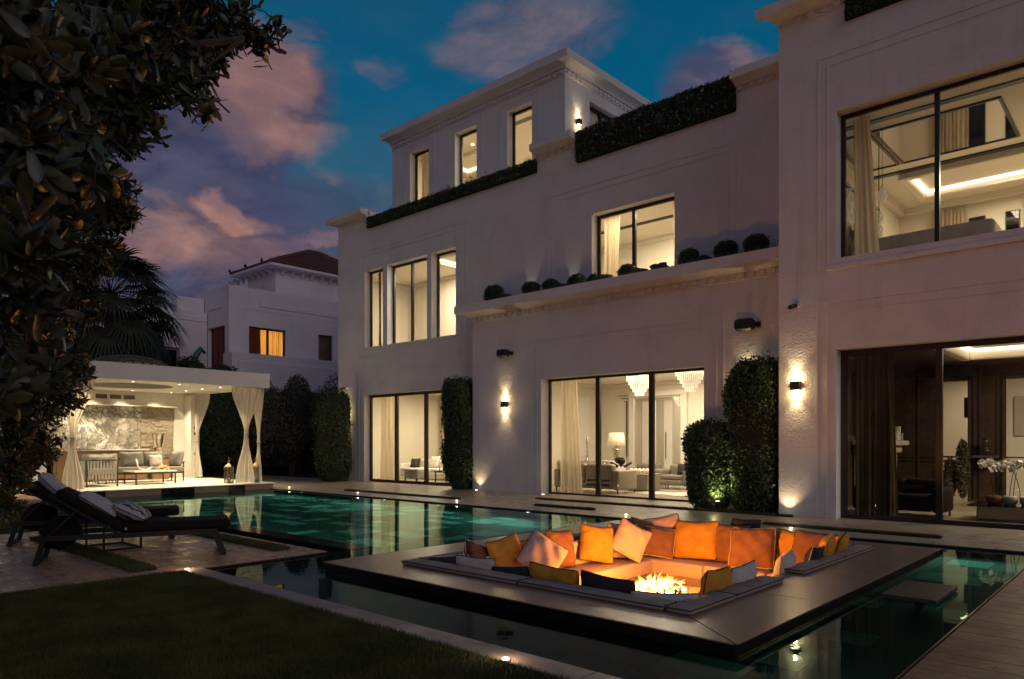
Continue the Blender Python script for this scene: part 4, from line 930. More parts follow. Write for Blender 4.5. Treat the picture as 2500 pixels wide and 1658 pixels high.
# left row, leaning on the left side (front faces +x)
cu('charcoal cushion with pale piping at the left corner of the sunken sofa', 0.45, 0.386, 0.162, 'charcoal_fabric', -5.84, 5.36, S_+.02, 70, 14, 0, 'pale_piping', 1)
cu('charcoal cushion tipped on its corner beside the left corner of the sunken sofa', 0.396, 0.405, 0.142, 'charcoal_fabric', -5.86, 5.80, S_+.05, 100, 20, 24, 'pale_piping', 2)
cu('mustard cushion leaning in the left row, nearest the water side', 0.522, 0.497, 0.19, 'mustard_fabric', -5.78, 6.32, S_, 84, 16, -8, seed=3)
cu('blush cushion standing on its corner, foremost of the left row', 0.504, 0.497, 0.18, 'blush_fabric', -5.50, 6.36, S_-.02, 60, 22, 38, 'dark_piping', 4)
cu('rust cushion between the blush and mustard ones of the left row', 0.504, 0.497, 0.18, 'rust_fabric', -5.80, 7.32, S_, 88, 15, 5, seed=5)
cu('wrinkled mustard cushion tilted in the middle of the left row', 0.504, 0.515, 0.19, 'mustard_fabric', -5.66, 7.86, S_, 62, 20, 10, seed=6)
cu('blush cushion standing on its corner with purple shade, middle of the sofa', 0.486, 0.497, 0.171, 'blush_fabric', -5.46, 8.22, S_-.01, 54, 18, 30, 'dark_piping', 7)
cu('blush cushion hidden behind the tilted one in the left row', 0.486, 0.497, 0.171, 'blush_fabric', -5.66, 8.50, S_, 60, 10, 4, seed=8)
cu('rust cushion slumped in the far left corner of the sofa', 0.504, 0.497, 0.19, 'rust_fabric', -5.66, 8.98, S_, 46, 20, 14, 'pale_piping', 9)
# back row (front faces -y)
cu('blush cushion in the far corner, left end of the back row', 0.535, 0.536, 0.19, 'blush_fabric', -5.40, 9.22, S_, 14, 10, -12, seed=10)
cu('large bright mustard cushion in the centre of the back row', 0.653, 0.555, 0.209, 'mustard_fabric', -4.90, 9.12, S_, 4, 16, -2, seed=11)
cu('rust cushion half covered by the one before it in the back row', 0.535, 0.536, 0.171, 'rust_fabric', -4.42, 9.20, S_, 0, 12, 0, seed=12)
cu('rust cushion with pale piping leaning forward of the back row', 0.594, 0.555, 0.19, 'rust_fabric', -4.00, 8.94, S_, 6, 22, -3, 'pale_piping', 13)
cu('mustard cushion turned half away in the back row', 0.554, 0.536, 0.19, 'mustard_fabric', -3.60, 9.14, S_, -22, 12, 0, seed=14)
cu('rust cushion at the right end of the back row', 0.634, 0.574, 0.19, 'rust_fabric', -3.22, 8.98, S_-.02, -2, 16, 2, 'dark_piping', 15)
cu('black cushion peeping over the back row', 0.416, 0.287, 0.152, 'charcoal_fabric', -4.3, 9.40, S_+.32, 4, 20, 0, 'dark_piping', 30)
# far right arm
cu('cream cushion standing at the opening of the right arm of the sofa', 0.45, 0.46, 0.18, 'pale_fabric', -3.02, 7.52, S_+.02, -82, 8, 6, 'pale_piping', 16)
cu('charcoal cushion with pale piping behind the cream one on the right arm', 0.414, 0.405, 0.152, 'charcoal_fabric', -2.99, 8.16, S_+.08, -84, 14, -6, 'pale_piping', 17)
cu('mustard cushion propped up at the far end of the right arm', 0.414, 0.423, 0.162, 'mustard_fabric', -3.00, 8.62, S_+.14, -78, 14, 6, 'pale_piping', 18)
cu('small mustard cushion lying at the far right corner of the sofa', 0.396, 0.276, 0.142, 'mustard_fabric', -2.97, 9.05, S_+.26, -80, 20, 8, 'dark_piping', 19)
# near row, seen from behind
cu('cream lumbar cushion peeping over the near left rim of the sofa', 0.558, 0.331, 0.152, 'pale_fabric', -5.35, 5.33, S_+.12, 184, 10, 2, 'dark_piping', 20)
cu('dark brown cushion sunk low behind the near rim of the sofa', 0.54, 0.331, 0.162, 'charcoal_fabric', -4.82, 5.36, S_+.07, 180, 16, 8, 'pale_piping', 21)
cu('mustard lumbar cushion over the near rim of the sofa', 0.594, 0.386, 0.162, 'mustard_fabric', -4.32, 5.34, S_+.09, 182, 10, -2, 'dark_piping', 22)
cu('wide charcoal cushion over the near rim, left of the flames', 0.594, 0.386, 0.171, 'charcoal_fabric', -3.72, 5.36, S_+.07, 180, 10, -3, 'dark_piping', 23)
cu('cream lumbar cushion across the near right corner of the sofa', 0.594, 0.331, 0.171, 'pale_fabric', -3.14, 5.36, S_+.05, 200, 6, 2, 'dark_piping', 24)
cu('mustard cushion over the right rim of the sofa', 0.486, 0.386, 0.171, 'mustard_fabric', -3.03, 5.96, S_+.14, -88, 10, -2, 'dark_piping', 25)
cu('cream cushion over the right rim beside the mustard one', 0.504, 0.386, 0.171, 'pale_fabric', -3.03, 6.50, S_+.11, -90, 10, 3, 'dark_piping', 26)
cu('rust cushion tucked low between the mustard and blush ones of the left row', .48, .46, .17, 'rust_fabric', -5.74, 6.74, S_, 84, 14, -6, seed=51)
cu('small rust cushion in front of the far left corner', .46, .44, .16, 'rust_fabric', -5.34, 8.86, S_, 36, 24, 8, 'pale_piping', 52)
cu('rust cushion between the big mustard one and the corner of the back row', .50, .50, .17, 'rust_fabric', -5.16, 9.26, S_, 8, 8, 3, seed=53)
cu('dark brown cushion in the near left corner under the rim', .44, .34, .15, 'charcoal_fabric', -5.78, 5.62, S_+.04, 140, 12, -5, 'pale_piping', 54)

# fire bowl
fp = thing('fire_pit', 'burning gas fire over lava stones in the middle of the sunken sofa', 'fire pit', (-4.42, 7.35, -.6))
fx, fy = -4.42, 7.32
MB().rbox(fx-.40, fx+.40, fy-.55, fy+.55, -.60, -.34, .02, 2).build('bowl', 'slate', fp)
rs = random.Random(3); mb = MB()
for i in range(150):
    a, r = rs.random()*2*PI, math.sqrt(rs.random())*.37; x, y = fx+.30*math.cos(a)*r/.37, fy+.46*math.sin(a)*r/.37; s_ = rs.uniform(.022, .045); z = -.34+rs.uniform(0, .05)
    q = [Vector((rs.gauss(0, 1), rs.gauss(0, 1), rs.gauss(0, 1))).normalized()*s_ for _ in range(6)]
    mb.add([(x+s_, y, z), (x-s_*.9, y+s_*.2, z), (x, y+s_*.9, z+.01), (x+.01, y-s_, z), (x, y, z+s_*.8), (x, y, z-s_*.6)], [(0, 2, 4), (2, 1, 4), (1, 3, 4), (3, 0, 4), (2, 0, 5), (1, 2, 5), (3, 1, 5), (0, 3, 5)])
o = mb.build('lava_stones', 'lava_rock', fp); o['kind'] = 'stuff'
for i in range(84):
    a = rs.random()*2*PI; r = math.sqrt(rs.random()); x, y = fx+.29*math.cos(a)*r, fy+.50*math.sin(a)*r; h_ = (.07+.27*math.exp(-2.2*r*r)*rs.random()**.8); w0 = rs.uniform(.015, .055)
    lx, ly = rs.gauss(-.03, .10)*h_*2.2, rs.gauss(0, .10)*h_*2.2; ph = rs.random()*6; mb = MB()
    pts = []; rr = []
    for k in range(9): t_ = k/8; pts.append((x+lx*t_*t_+(.03*math.sin(8*t_+ph))*t_, y+ly*t_*t_+.018*math.cos(6*t_+ph)*t_, -.33+h_*t_)); rr.append(max(.002, w0*(math.sin(PI*min(1, t_*.75+.25))**1.2)*(1-t_)**.35))
    mb.tube(pts, rr, 8); mb.build('flame', 'flame', fp, smooth=True)
lamp('POINT', (fx, fy, -.12), 86, (1, .33, .038), .13, name='fire_light'); lamp('POINT', (fx-.1, fy+.15, .06), 60, (1, .35, .045), .10, name='fire_light')

# ================================================================== LOUNGERS
def lounger(loc, rz, label):
    r = thing('sun_lounger', label, 'sun lounger', loc, rz, 'black sun loungers on the paving')
    w2 = .34; L2 = 1.02
    mb = MB(); mb.bar((-w2, -L2+.02, .30), (-w2, L2-.12, .30), .035, .06); mb.bar((w2, -L2+.02, .30), (w2, L2-.12, .30), .035, .06); mb.bar((-w2, -.62, .30), (w2, -.62, .30), .04, .04); mb.bar((-w2, L2-.14, .30), (w2, L2-.14, .30), .04, .04); mb.bar((-w2, -L2+.03, .30), (w2, -L2+.03, .30), .04, .05); mb.build('frame', 'black_metal', r, local=True)
    for y, dy in ((-.93, -.09), (.86, .11)):
        for x in (-w2, w2): MB().bar((x, y+dy, 0), (x, y, .31), .05, .07).build('leg', 'black_metal', r, local=True)
        MB().bar((-w2, y+dy, .02), (w2, y+dy, .02), .05, .035).build('stretcher', 'black_metal', r, local=True)
    mt = MB().rbox(-.335, .335, -.20, 1.06, .325, .435, .05, 4).build('mattress', 'black_fabric', r, local=True, smooth=True)
    MB().box(.3355, .3375, -.12, -.10, .36, .385).build('care_tag', 'pale_fabric', mt, local=True)
    a = rad(34); bm_ = MB().rbox(-.335, .335, -.82, 0, 0, .11, .05, 4); vs = []
    for x, y, z in bm_.v: vs.append((x, -.18+y*math.cos(a)+z*math.sin(a)*0+(-z*math.sin(a))*-1*0 - 0, 0))
    bm_.v = [(x, -.17+y*math.cos(a)+z*math.sin(a)*1.0, .325-y*math.sin(a)+z*math.cos(a)) for x, y, z in bm_.v]
    bm_.build('backrest', 'black_fabric', r, local=True, smooth=True)
    mb = MB()
    for x in (-.30, .30): mb.bar((x, -.17, .30), (x, -.17-.86*math.cos(a), .31+.86*math.sin(a)), .03, .03); mb.bar((x, -.60, .63), (x, -.90, .32), .03, .025)
    mb.build('back_support', 'black_metal', r, local=True)
    return r
RZ = -math.atan2(.75, 1.82)
A = lounger((-9.40, 3.42, 0), RZ, 'black sun lounger nearest the lawn with its head end raised'); B = lounger((-11.42, 3.62, 0), RZ, 'black sun lounger farther back, raised head end rising behind the first')
# rolled covers strapped to the rail ends
def roll(cx_, cy2, z, s_, lab):
    rs = random.Random(int(cx_*100)); mb = MB()
    def fn(a, b_):
        u, v = a*2*PI, b_*PI; k = 1+.12*math.sin(3*u+2*v+cx_)+.10*math.sin(5*v+u*2)+.06*math.sin(9*u)
        return (cx_+s_*.24*math.sin(v)*math.cos(u)*k, cy2+s_*.20*math.sin(v)*math.sin(u)*k, z+s_*.17*math.cos(v)*k)
    mb.grid(fn, 22, 14); tag(mb.build('folded_cover', 'black_fabric', smooth=True), lab, 'cover', 'bundled lounger covers')
roll(-9.72, 2.66, .32, 1., 'bundled black cover on the rail end of the nearer lounger'); roll(-11.72, 2.95, .34, 1.05, 'bundled black cover on the rail end of the farther lounger')
tb = thing('side_table', 'small black cube framed side table between the two loungers', 'table', (-10.4, 3.46, 0))
a0, a1, b0, b1 = -10.72, -10.06, 3.25, 3.70
for z in (.012, .40):
    mb = MB()
    for p0, p1 in (((a0, b0), (a1, b0)), ((a1, b0), (a1, b1)), ((a1, b1), (a0, b1)), ((a0, b1), (a0, b0))): mb.bar((*p0, z), (*p1, z), .022, .022)
    mb.build('frame', 'black_metal', tb)
for x, y in ((a0, b0), (a1, b0), (a1, b1), (a0, b1)): MB().bar((x, y, 0), (x, y, .40), .022, .022).build('leg', 'black_metal', tb)
MB().rbox(a0, a1, b0, b1, .41, .43, .004, 1).build('tabletop', 'black_metal', tb)
def lc(label, w_, h_, t_, m, base, dx, dy, z, tilt, rz=0, roll_=0, pip='dark_piping', seed=0):
    q = Matrix.Rotation(RZ, 3, 'Z'); p = Vector(base)+q@Vector((dx, dy, 0)); p.z = z
    R_ = q@Matrix.Rotation(rad(180+rz), 3, 'Z')@Matrix.Rotation(rad(-tilt), 3, 'X')@Matrix.Rotation(rad(roll_), 3, 'Y')
    cushion('cushion', label, w_, h_, t_, m, p, R_.to_euler(), pip, 'cushion', 'cushions on the loungers', seed=seed)
lc('pearl grey cushion with dark piping on the backrest of the nearer lounger', .52, .50, .18, 'pearl_fabric', A.location, 0, -.22, .50, 54, 0, 0, seed=31)
lc('striped grey lumbar cushion on the mattress of the nearer lounger', .50, .40, .16, 'striped_fabric', A.location, .02, .12, .46, 62, -8, 0, seed=32)
lc('pearl grey cushion on the raised backrest of the farther lounger', .52, .50, .17, 'pearl_fabric', B.location, 0, -.38, .60, 42, 0, 0, seed=33)
lc('striped grey cushion behind the pearl one on the farther lounger', .48, .40, .15, 'striped_fabric', B.location, .0, -.08, .47, 50, 12, 0, seed=34)

# ================================================================== CABANA FURNITURE
CF = .163
con = thing('bar_counter', 'long oak bar counter with white top below the marble wall', 'counter', (-25.2, 7.6, CF))
MB().rbox(-25.55, -24.95, 5.9, 9.35, CF+.05, 1.12, .006, 1).build('body', 'oak', con); MB().rbox(-25.56, -24.88, 5.85, 9.42, 1.125, 1.165, .006, 1).build('top', 'marble_top', con)
for i in range(5): MB().rbox(-24.95, -24.93, 6.75+i*.52, 7.25+i*.52, .90, 1.10, .004, 1).build('drawer', 'oak', con); MB().rbox(-24.95, -24.93, 6.75+i*.52, 7.25+i*.52, .22, .88, .004, 1).build('cupboard_door', 'oak', con)
f = MB().rbox(-24.95, -24.925, 6.05, 6.66, .25, 1.02, .006, 1).build('wine_cooler', 'dark_frame', con); MB().box(-24.925, -24.922, 6.12, 6.6, .32, .95).build('pane', 'dark_glass', f)
# glass palm sculpture
gs = thing('glass_sculpture', 'clear glass palm sculpture standing on the bar counter', 'sculpture', (-25.15, 7.55, 1.165))
MB().rbox(-25.3, -25.0, 7.3, 7.8, 1.166, 1.20, .005, 1).build('plinth', 'dark_wood', gs)
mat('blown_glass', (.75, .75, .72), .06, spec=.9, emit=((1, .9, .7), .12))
rs = random.Random(5)
for i in range(4): mb = MB(); mb.tube([(-25.15+rs.gauss(0, .02), 7.55+rs.gauss(0, .03)+.02*i-.03, 1.2+.09*k) for k in range(7)], [.035-.003*k for k in range(7)], 7); mb.build('stem', 'blown_glass', gs, smooth=True)
for i in range(11):
    a = 2*PI*i/11; mb = MB(); mb.tube([(-25.15+.12*math.cos(a)*t_*2.6, 7.55+.17*math.sin(a)*t_*2.6, 1.76+.22*math.sin(t_*PI*.9)-.22*t_*t_) for t_ in [k/6 for k in range(7)]], [.02, .03, .034, .03, .025, .02, .006], 6); mb.build('frond', 'blown_glass', gs, smooth=True)
bx = MB().rbox(-25.2, -25.05, 6.82, 7.0, 1.166, 1.24, .01, 1).build('tissue_box', 'oak'); tag(bx, 'small wooden box on the bar counter left of the glass palm', 'box')
vs_ = thing('floor_vase', 'tall tapered silver vase before the stone cladding', 'vase', (-25.0, 9.78, CF))
MB().rbox(-25.25, -24.75, 9.5, 10.0, CF, .88, .01, 1).build('stand', 'oak', vs_); MB().lathe((-25.0, 9.75, .88), [(.10, 0), (.12, .02), (.09, .06), (.13, .35), (.17, .6), (.20, .78), (.215, .82), (.19, .815), (.16, .6), (.1, .1)], 26).build('body', 'chrome', vs_, smooth=True)
# rope sofa set
def frame_leg(p, parent, m='bronze_frame', top=.35): MB().bar((p[0], p[1], CF), (p[0], p[1], CF+top), .035, .035).build('leg', m, parent)
sf = thing('rope_sofa', 'grey rope backed corner sofa with its back to the pool', 'sofa', (-22.3, 6.9, CF))
for x, y in ((-21.75, 6.60), (-21.75, 7.38), (-23.3, 6.60), (-23.3, 7.38)): frame_leg((x, y), sf, top=.74)
mb = MB(); mb.bar((-21.75, 6.6, CF+.33), (-21.75, 7.38, CF+.33), .04, .04); mb.bar((-21.75, 6.6, CF+.74), (-21.75, 7.38, CF+.74), .04, .03); mb.bar((-21.75, 6.6, CF+.33), (-23.3, 6.6, CF+.33), .04, .04); mb.bar((-21.75, 6.6, CF+.74), (-23.3, 6.6, CF+.74), .04, .03); mb.bar((-21.75, 7.38, CF+.33), (-23.3, 7.38, CF+.33), .04, .04); mb.build('frame', 'bronze_frame', sf)
for i in range(18):
    y = 6.64+i*.041; d1 = .018 if i % 2 else -.018; MB().bar((-21.72, y-d1, CF+.13), (-21.72, y+d1, CF+.735), .024, .006).build('rope', 'rope', sf)
for i in range(22):
    x = -21.83-i*.065; d1 = .02 if i % 2 else -.02; MB().bar((x-d1, 6.57, CF+.13), (x+d1, 6.57, CF+.735), .024, .006).build('rope', 'rope', sf)
MB().rbox(-23.3, -21.8, 6.64, 7.40, CF+.34, CF+.48, .04, 3).build('seat_cushion', 'grey_fabric', sf, smooth=True)
sb = thing('long_sofa', 'long taupe outdoor sofa along the cabana bar', 'sofa', (-23.9, 9.0, CF))
for x, y in ((-23.35, 7.6), (-23.35, 9.88), (-24.25, 7.6), (-24.25, 9.88)): frame_leg((x, y), sb, top=.60 if y > 9 else .35)
mb = MB(); mb.bar((-23.35, 7.5, CF+.28), (-23.35, 9.9, CF+.28), .05, .05); mb.bar((-24.25, 7.5, CF+.28), (-24.25, 9.9, CF+.28), .05, .05); mb.bar((-24.3, 7.5, CF+.72), (-24.3, 9.9, CF+.72), .04, .04); mb.bar((-23.35, 9.9, CF+.6), (-24.3, 9.9, CF+.6), .04, .04); mb.build('frame', 'bronze_frame', sb)
for i in range(2): MB().rbox(-24.2, -23.3, 7.5+i*1.2, 8.69+i*1.2, CF+.31, CF+.47, .05, 3).build('seat_cushion', 'grey_fabric', sb, smooth=True)
def cc(label, w_, h_, t_, m, x, y, z, rz, tilt, seed, roll_=0):
    R_ = Matrix.Rotation(rad(rz), 3, 'Z')@Matrix.Rotation(rad(-tilt), 3, 'X')@Matrix.Rotation(rad(roll_), 3, 'Y')
    cushion('cushion', label, w_, h_, t_, m, (x, y, z), R_.to_euler(), 'grey_fabric', 'cushion', 'cushions on the cabana sofas', seed=seed, n=10)
Z_ = CF+.47
cc('pale square cushion at the left of the long cabana sofa', .46, .46, .16, 'pale_fabric', -23.75, 7.86, Z_, 88, 18, 41); cc('wide taupe back cushion in the middle of the cabana sofa', .72, .50, .20, 'grey_pillow', -24.05, 8.60, Z_, 90, 14, 42)
cc('taupe back cushion behind the small pale one on the cabana sofa', .62, .50, .20, 'grey_pillow', -24.05, 9.26, Z_, 90, 14, 43); cc('small pale cushion in front on the cabana sofa', .42, .40, .15, 'pale_fabric', -23.78, 9.22, Z_, 92, 18, 44)
cc('grey cushion leaning on the right arm of the cabana sofa', .56, .52, .22, 'grey_pillow', -23.62, 9.72, Z_, 20, 14, 45); cc('dark grey cushion on the rope sofa, right of the curtain', .72, .40, .2, 'grey_pillow', -21.95, 7.0, Z_+.05, -90, 10, 46)
cc('grey cushion behind the gathered curtain on the rope sofa', .6, .44, .2, 'grey_pillow', -22.6, 6.78, Z_+.02, 0, 12, 47); cc('round grey cushion on the rope sofa beside the curtain', .46, .36, .2, 'grey_pillow', -23.05, 6.95, Z_+.03, 30, 20, 48)
ct = thing('coffee_table', 'low rectangular outdoor coffee table in front of the cabana sofa', 'table', (-22.5, 8.5, CF))
MB().rbox(-22.95, -22.0, 7.93, 9.12, CF+.36, CF+.40, .008, 1).build('tabletop', 'marble_top', ct); mb = MB(); mb.box(-22.93, -22.02, 7.95, 9.10, CF+.31, CF+.359); mb.build('apron', 'bronze_frame', ct)
for x, y in ((-22.03, 7.97), (-22.03, 9.08), (-22.92, 7.97), (-22.92, 9.08)): MB().bar((x, y, CF), (x, y, CF+.31), .035, .035).build('leg', 'bronze_frame', ct)
mb = MB(); rs = random.Random(8)
for i in range(34):
    a = rs.random()*2*PI; r = rs.random(); s_ = rs.uniform(.03, .06); mb.lathe((-22.4+.13*math.cos(a)*r, 8.82+.2*math.sin(a)*r, CF+.405+rs.random()*.13*(1-.4*r)), [(0.001, 0), (s_*.8, s_*.3), (s_, s_*.6), (s_*.7, s_), (.001, s_*1.2)], 6)
tag(mb.build('coral_ornament', 'coral', smooth=True), 'orange coral ornament on the coffee table', 'ornament')
mb = MB(); mb.tube([(-22.4, 8.10, CF+.75), (-22.4, 8.14, CF+.62), (-22.4, 8.16, CF+.50), (-22.4, 8.26, CF+.43), (-22.4, 8.42, CF+.42), (-22.4, 8.56, CF+.50)], [.02, .03, .035, .03, .03, .015], 7)
tag(mb.build('driftwood_ornament', 'white_fabric', smooth=True), 'pale curved driftwood ornament on the coffee table', 'ornament')
# lanterns
def lantern(x, y, lab):
    r = thing('lantern', lab, 'lantern', (x, y, CF), group='brass lanterns at the cabana corner'); w_ = .12; r.scale = (.86, .86, .86)
    MB().rbox(-w_, w_, -w_, w_, 0, .03, .005, 1).build('base', 'gold', r, local=True); mb = MB(); mb.lathe((0, 0, .56), [(.19, 0), (.17, .03), (.11, .09), (.05, .13), (.02, .16), (.03, .19)], 4); mb.tube([(.07*math.cos(a), 0, .82+.08*math.sin(a)) for a in [2*PI*k/14 for k in range(15)]], .008, 5); mb.build('cap', 'gold', r, local=True)
    for sx in (-1, 1):
        for sy in (-1, 1): MB().bar((sx*w_*.93, sy*w_*.93, .03), (sx*w_*.93, sy*w_*.93, .56), .018, .018).build('post', 'gold', r, local=True)
    for k in range(4): a = k*PI/2; c_, s_ = math.cos(a)*w_*.9, math.sin(a)*w_*.9; mb = MB(); mb.box(c_-(.002 if k % 2 == 0 else w_*.85), c_+(.002 if k % 2 == 0 else w_*.85), s_-(.002 if k % 2 else w_*.85), s_+(.002 if k % 2 else w_*.85), .035, .555); mb.build('pane', 'clear_glass', r, local=True)
    MB().lathe((0, 0, .03), [(.045, 0), (.045, .16), (.01, .17)], 12).build('candle', 'white_fabric', r, local=True, smooth=True)
lantern(-20.95, 10.22, 'brass lantern left of the gathered cabana curtain'); lantern(-20.75, 10.98, 'brass lantern right of the gathered cabana curtain')
# cabana curtains, tied in the middle
def drape(lab, tx, y0t, y1t, ytie, ztie, y0b, y1b, axis='y', m='cabana_drape', folds=11):
    mb = MB(); P = (lambda a: (tx, a)) if axis == 'y' else (lambda a: (a, tx)); k = .055
    curtain_mesh(mb, [(3.06, P(y0t), P(y1t)), (ztie, P(ytie-k), P(ytie+k)), (.19, P(y0b), P(y1b))], folds, .038, nz=12)
    r = thing('curtain', lab, 'curtain', (tx, ytie, CF) if axis == 'y' else (ytie, tx, CF), group='tied white curtains of the cabana')
    mb.build('cloth', m, r, smooth=True); p = Vector((tx, ytie, ztie)) if axis == 'y' else Vector((ytie, tx, ztie)); MB().lathe(p-Vector((0, 0, .02)), [(.062, 0), (.066, .02), (.062, .04)], 12).build('tieback', m, r, smooth=True)
drape('white curtain tied in the middle at the left front of the cabana', XF-.30, 5.55, 6.45, 5.93, 1.52, 5.68, 6.20)
drape('white curtain tied in the middle at the right front corner of the cabana', XF-.22, 10.10, 11.05, 10.56, 1.66, 10.22, 10.82)
drape('white curtain on the right side of the cabana front corner', 11.06, -21.2, -20.42, -20.72, 1.42, -20.98, -20.55, axis='x')
drape('white curtain tied at the rear right corner of the cabana', 11.0, -25.6, -23.9, -24.9, 1.45, -25.4, -24.5, axis='x')
drape('white curtain tied at the rear left corner of the cabana', 5.6, -25.2, -24.2, -24.6, 1.45, -25.0, -24.3, axis='x')

# ================================================================== WALL LAMPS, SPEAKERS, CAMERAS, GROUND LIGHTS
def sconce(x, y, z, lab, nx=0, ny=-1, e=4.6):
    r = thing('wall_lamp', lab, 'wall lamp', (x, y, z), 0 if ny else PI/2, 'up and down wall lamps on the villa')
    MB().rbox(-.085, .085, -.115, -.004, -.085, .085, .006, 1).build('body', 'bronze_frame', r, local=True)
    for sg in (-1, 1): MB().rbox(-.07, .07, -.10, -.02, sg*.0855 if sg > 0 else -.0885, .0885 if sg > 0 else -.0855, .001, 1).build('lens', 'lamp_warm', r, local=True)
    for sg in (-1, 1):
        p = Vector((x, y, z))+(Vector((0, -.07, sg*.15)) if ny else Vector((.07, 0, sg*.15)))
        lamp('POINT', p, e*.8, (1, .69, .30), .035, name='wall_lamp_light')
        lamp('SPOT', p, e*3.6, (1, .72, .38), .03, aim=p+Vector((0, -.10*(ny != 0), sg)), spot=88, blend=1., name='wall_lamp_beam')
sconce(-13.86, YC, 2.47, 'square bronze wall lamp glowing up and down left of the living room doors'); sconce(-5.22, YR, 2.47, 'square bronze wall lamp glowing on the right wing')
sconce(-22.44, YL, 2.53, 'wall lamp at the far left corner of the villa half hidden by a hedge'); sconce(-13.40, 17.62, 11.22, 'wall lamp on the side of the penthouse', ny=0, e=3.0)
sconce(-6.72, YC, 2.75, 'wall lamp hidden inside the tall clipped hedge', e=3.5)
def speaker(x, y, z, lab, s_=1.):
    r = thing('outdoor_speaker', lab, 'speaker', (x, y, z), group='black outdoor speakers on the facade')
    b_ = MB().rbox(-.21*s_, .21*s_, -.36*s_, -.12*s_, -.13*s_, .13*s_, .10*s_, 4); b_.build('body', 'black_plastic', r, local=True, smooth=True)
    MB().rbox(-.18*s_, .18*s_, -.372*s_, -.30*s_, -.10*s_, .10*s_, .06*s_, 3).build('grille', 'black_plastic', r, local=True, smooth=True)
    mb = MB(); mb.bar((.19*s_, -.24*s_, 0), (.27*s_, -.14*s_, 0), .05, .10); mb.bar((.27*s_, -.14*s_, 0), (.19*s_, -.002, 0), .05, .10); mb.bar((.0, -.13*s_, 0), (0, -.003, 0), .08, .08); mb.build('bracket', 'black_metal', r, local=True); return r
speaker(-13.82, YC, 3.89, 'black speaker high on the wall above the left wall lamp', .9).rotation_euler[2] = rad(18); speaker(-6.70, YC, 3.90, 'larger black speaker high on the wall beside the right wing', 1.05).rotation_euler[2] = rad(8)
def camera_box(x, y, z, lab, rz):
    r = thing('security_camera', lab, 'camera', (x, y, z), group='security cameras on the facade')
    MB().lathe((0, 0, 0), [(.04, 0), (.04, .03)], 12, axis='y').build('mount', 'white_paint', r, local=True); r.children[-1].location = (0, -.032, 0)
    MB().tube([(0, -.03, 0), (.0, -.10, -.02)], .015, 6).build('arm', 'white_paint', r, local=True)
    b_ = MB().tube([(0, 0, 0), (-.05, -.17, -.05)], .042, 12); b_.v = [(p[0], p[1]-.09, p[2]-.01) for p in b_.v]; b_.build('body', 'black_plastic', r, local=True)
camera_box(-5.2, YR, 3.99, 'small security camera above the right wall lamp', 0); camera_box(-22.48, YL, 3.42, 'small security camera at the far left corner of the facade', 0)
def ground_light(x, y, lab, e=1.2, cool=False):
    r = thing('ground_light', lab, 'ground light', (x, y, 0), group='round ground lights round the pool')
    MB().lathe((0, 0, 0), [(.038, 0), (.038, .006), (.028, .007)], 14).build('ring', 'chrome', r, local=True); MB().lathe((0, 0, .007), [(.026, 0), (.022, .006)], 12).build('lens', 'lamp_cool' if cool else 'lamp_white', r, local=True)
    lamp('POINT', (x, y, .07), e, (1, .78, .45), .02, name='ground_light_bulb')
ground_light(-20.2, 11.8, 'ground light at the far end of the pool beside the cabana', .4); ground_light(-16.6, 11.8, 'ground light at the pool edge before the left doors', .4); ground_light(-12.6, 11.8, 'ground light at the pool edge by the first wall lamp', .4)
ground_light(-7.73, 11.7, 'ground light in the terrace behind the sunken sofa', .4); ground_light(-4.55, 11.7, 'ground light in the terrace near the right wing', .5); ground_light(-7.96, 3.41, 'ground light at the corner of the lawn by the paving', .9); ground_light(-3.15, 3.38, 'ground light between the lawn and the near pool rim', .9)
def uplight(x, y, lab, e=6, ty=None):
    r = thing('uplight', lab, 'ground light', (x, y, 0), group='uplights at the foot of the facade')
    MB().lathe((0, 0, 0), [(.05, 0), (.05, .012)], 14).build('ring', 'chrome', r, local=True); MB().lathe((0, 0, .013), [(.036, 0), (.03, .006)], 12).build('lens', 'lamp_white', r, local=True)
    lamp('SPOT', (x, y, .05), e, (1, .70, .36), .02, aim=(x, y+.16, .9), spot=100, blend=.9, name='uplight_bulb')
uplight(-14.86, YC-.16, 'uplight at the left foot of the middle block', 9); uplight(-5.36, YR-.16, 'uplight at the foot of the right wing corner', 11); uplight(-12.3, YC-.2, 'dim uplight beside the living room doors', 1.5)
for x, z in ((-18.48, -.22), (-14.6, -.23), (-9.79, -.18)):
    f = MB().lathe((x, 11.16, z), [(.032, 0), (.028, .03)], 14, axis='y'); o = f.build('underwater_light', 'lamp_cool'); tag(o, {-18.48: 'underwater light nearest the cabana', -14.6: 'underwater light in the middle of the pool', -9.79: 'underwater light nearest the island'}[x], 'pool light', 'underwater pool lights')
    lamp('SPOT', (x, 11.06, z-.05), 70, (.50, 1, .82), .05, aim=(x, 9.9, -1.05), spot=100, blend=.9, name='underwater_bulb_and_fill')
lamp('AREA', (-14.2, 6.0, -.10), 28, (.40, 1, .80), 12, aim=(-14.2, 7.3, -.8), sy=.06, name='added_pool_fill'); lamp('AREA', (-14.2, 11.14, -.10), 26, (.40, 1, .80), 12, aim=(-14.2, 10.14, -1.1), sy=.06, name='added_pool_fill', spread=rad(100)); lamp('AREA', (-2.2, 11.14, -.1), 2.2, (.45, 1, .75), 1.8, aim=(-2.2, 10.1, -.9), sy=.06, name='added_pool_fill', spread=rad(100))  # unseen strips added under water to brighten the pool floor
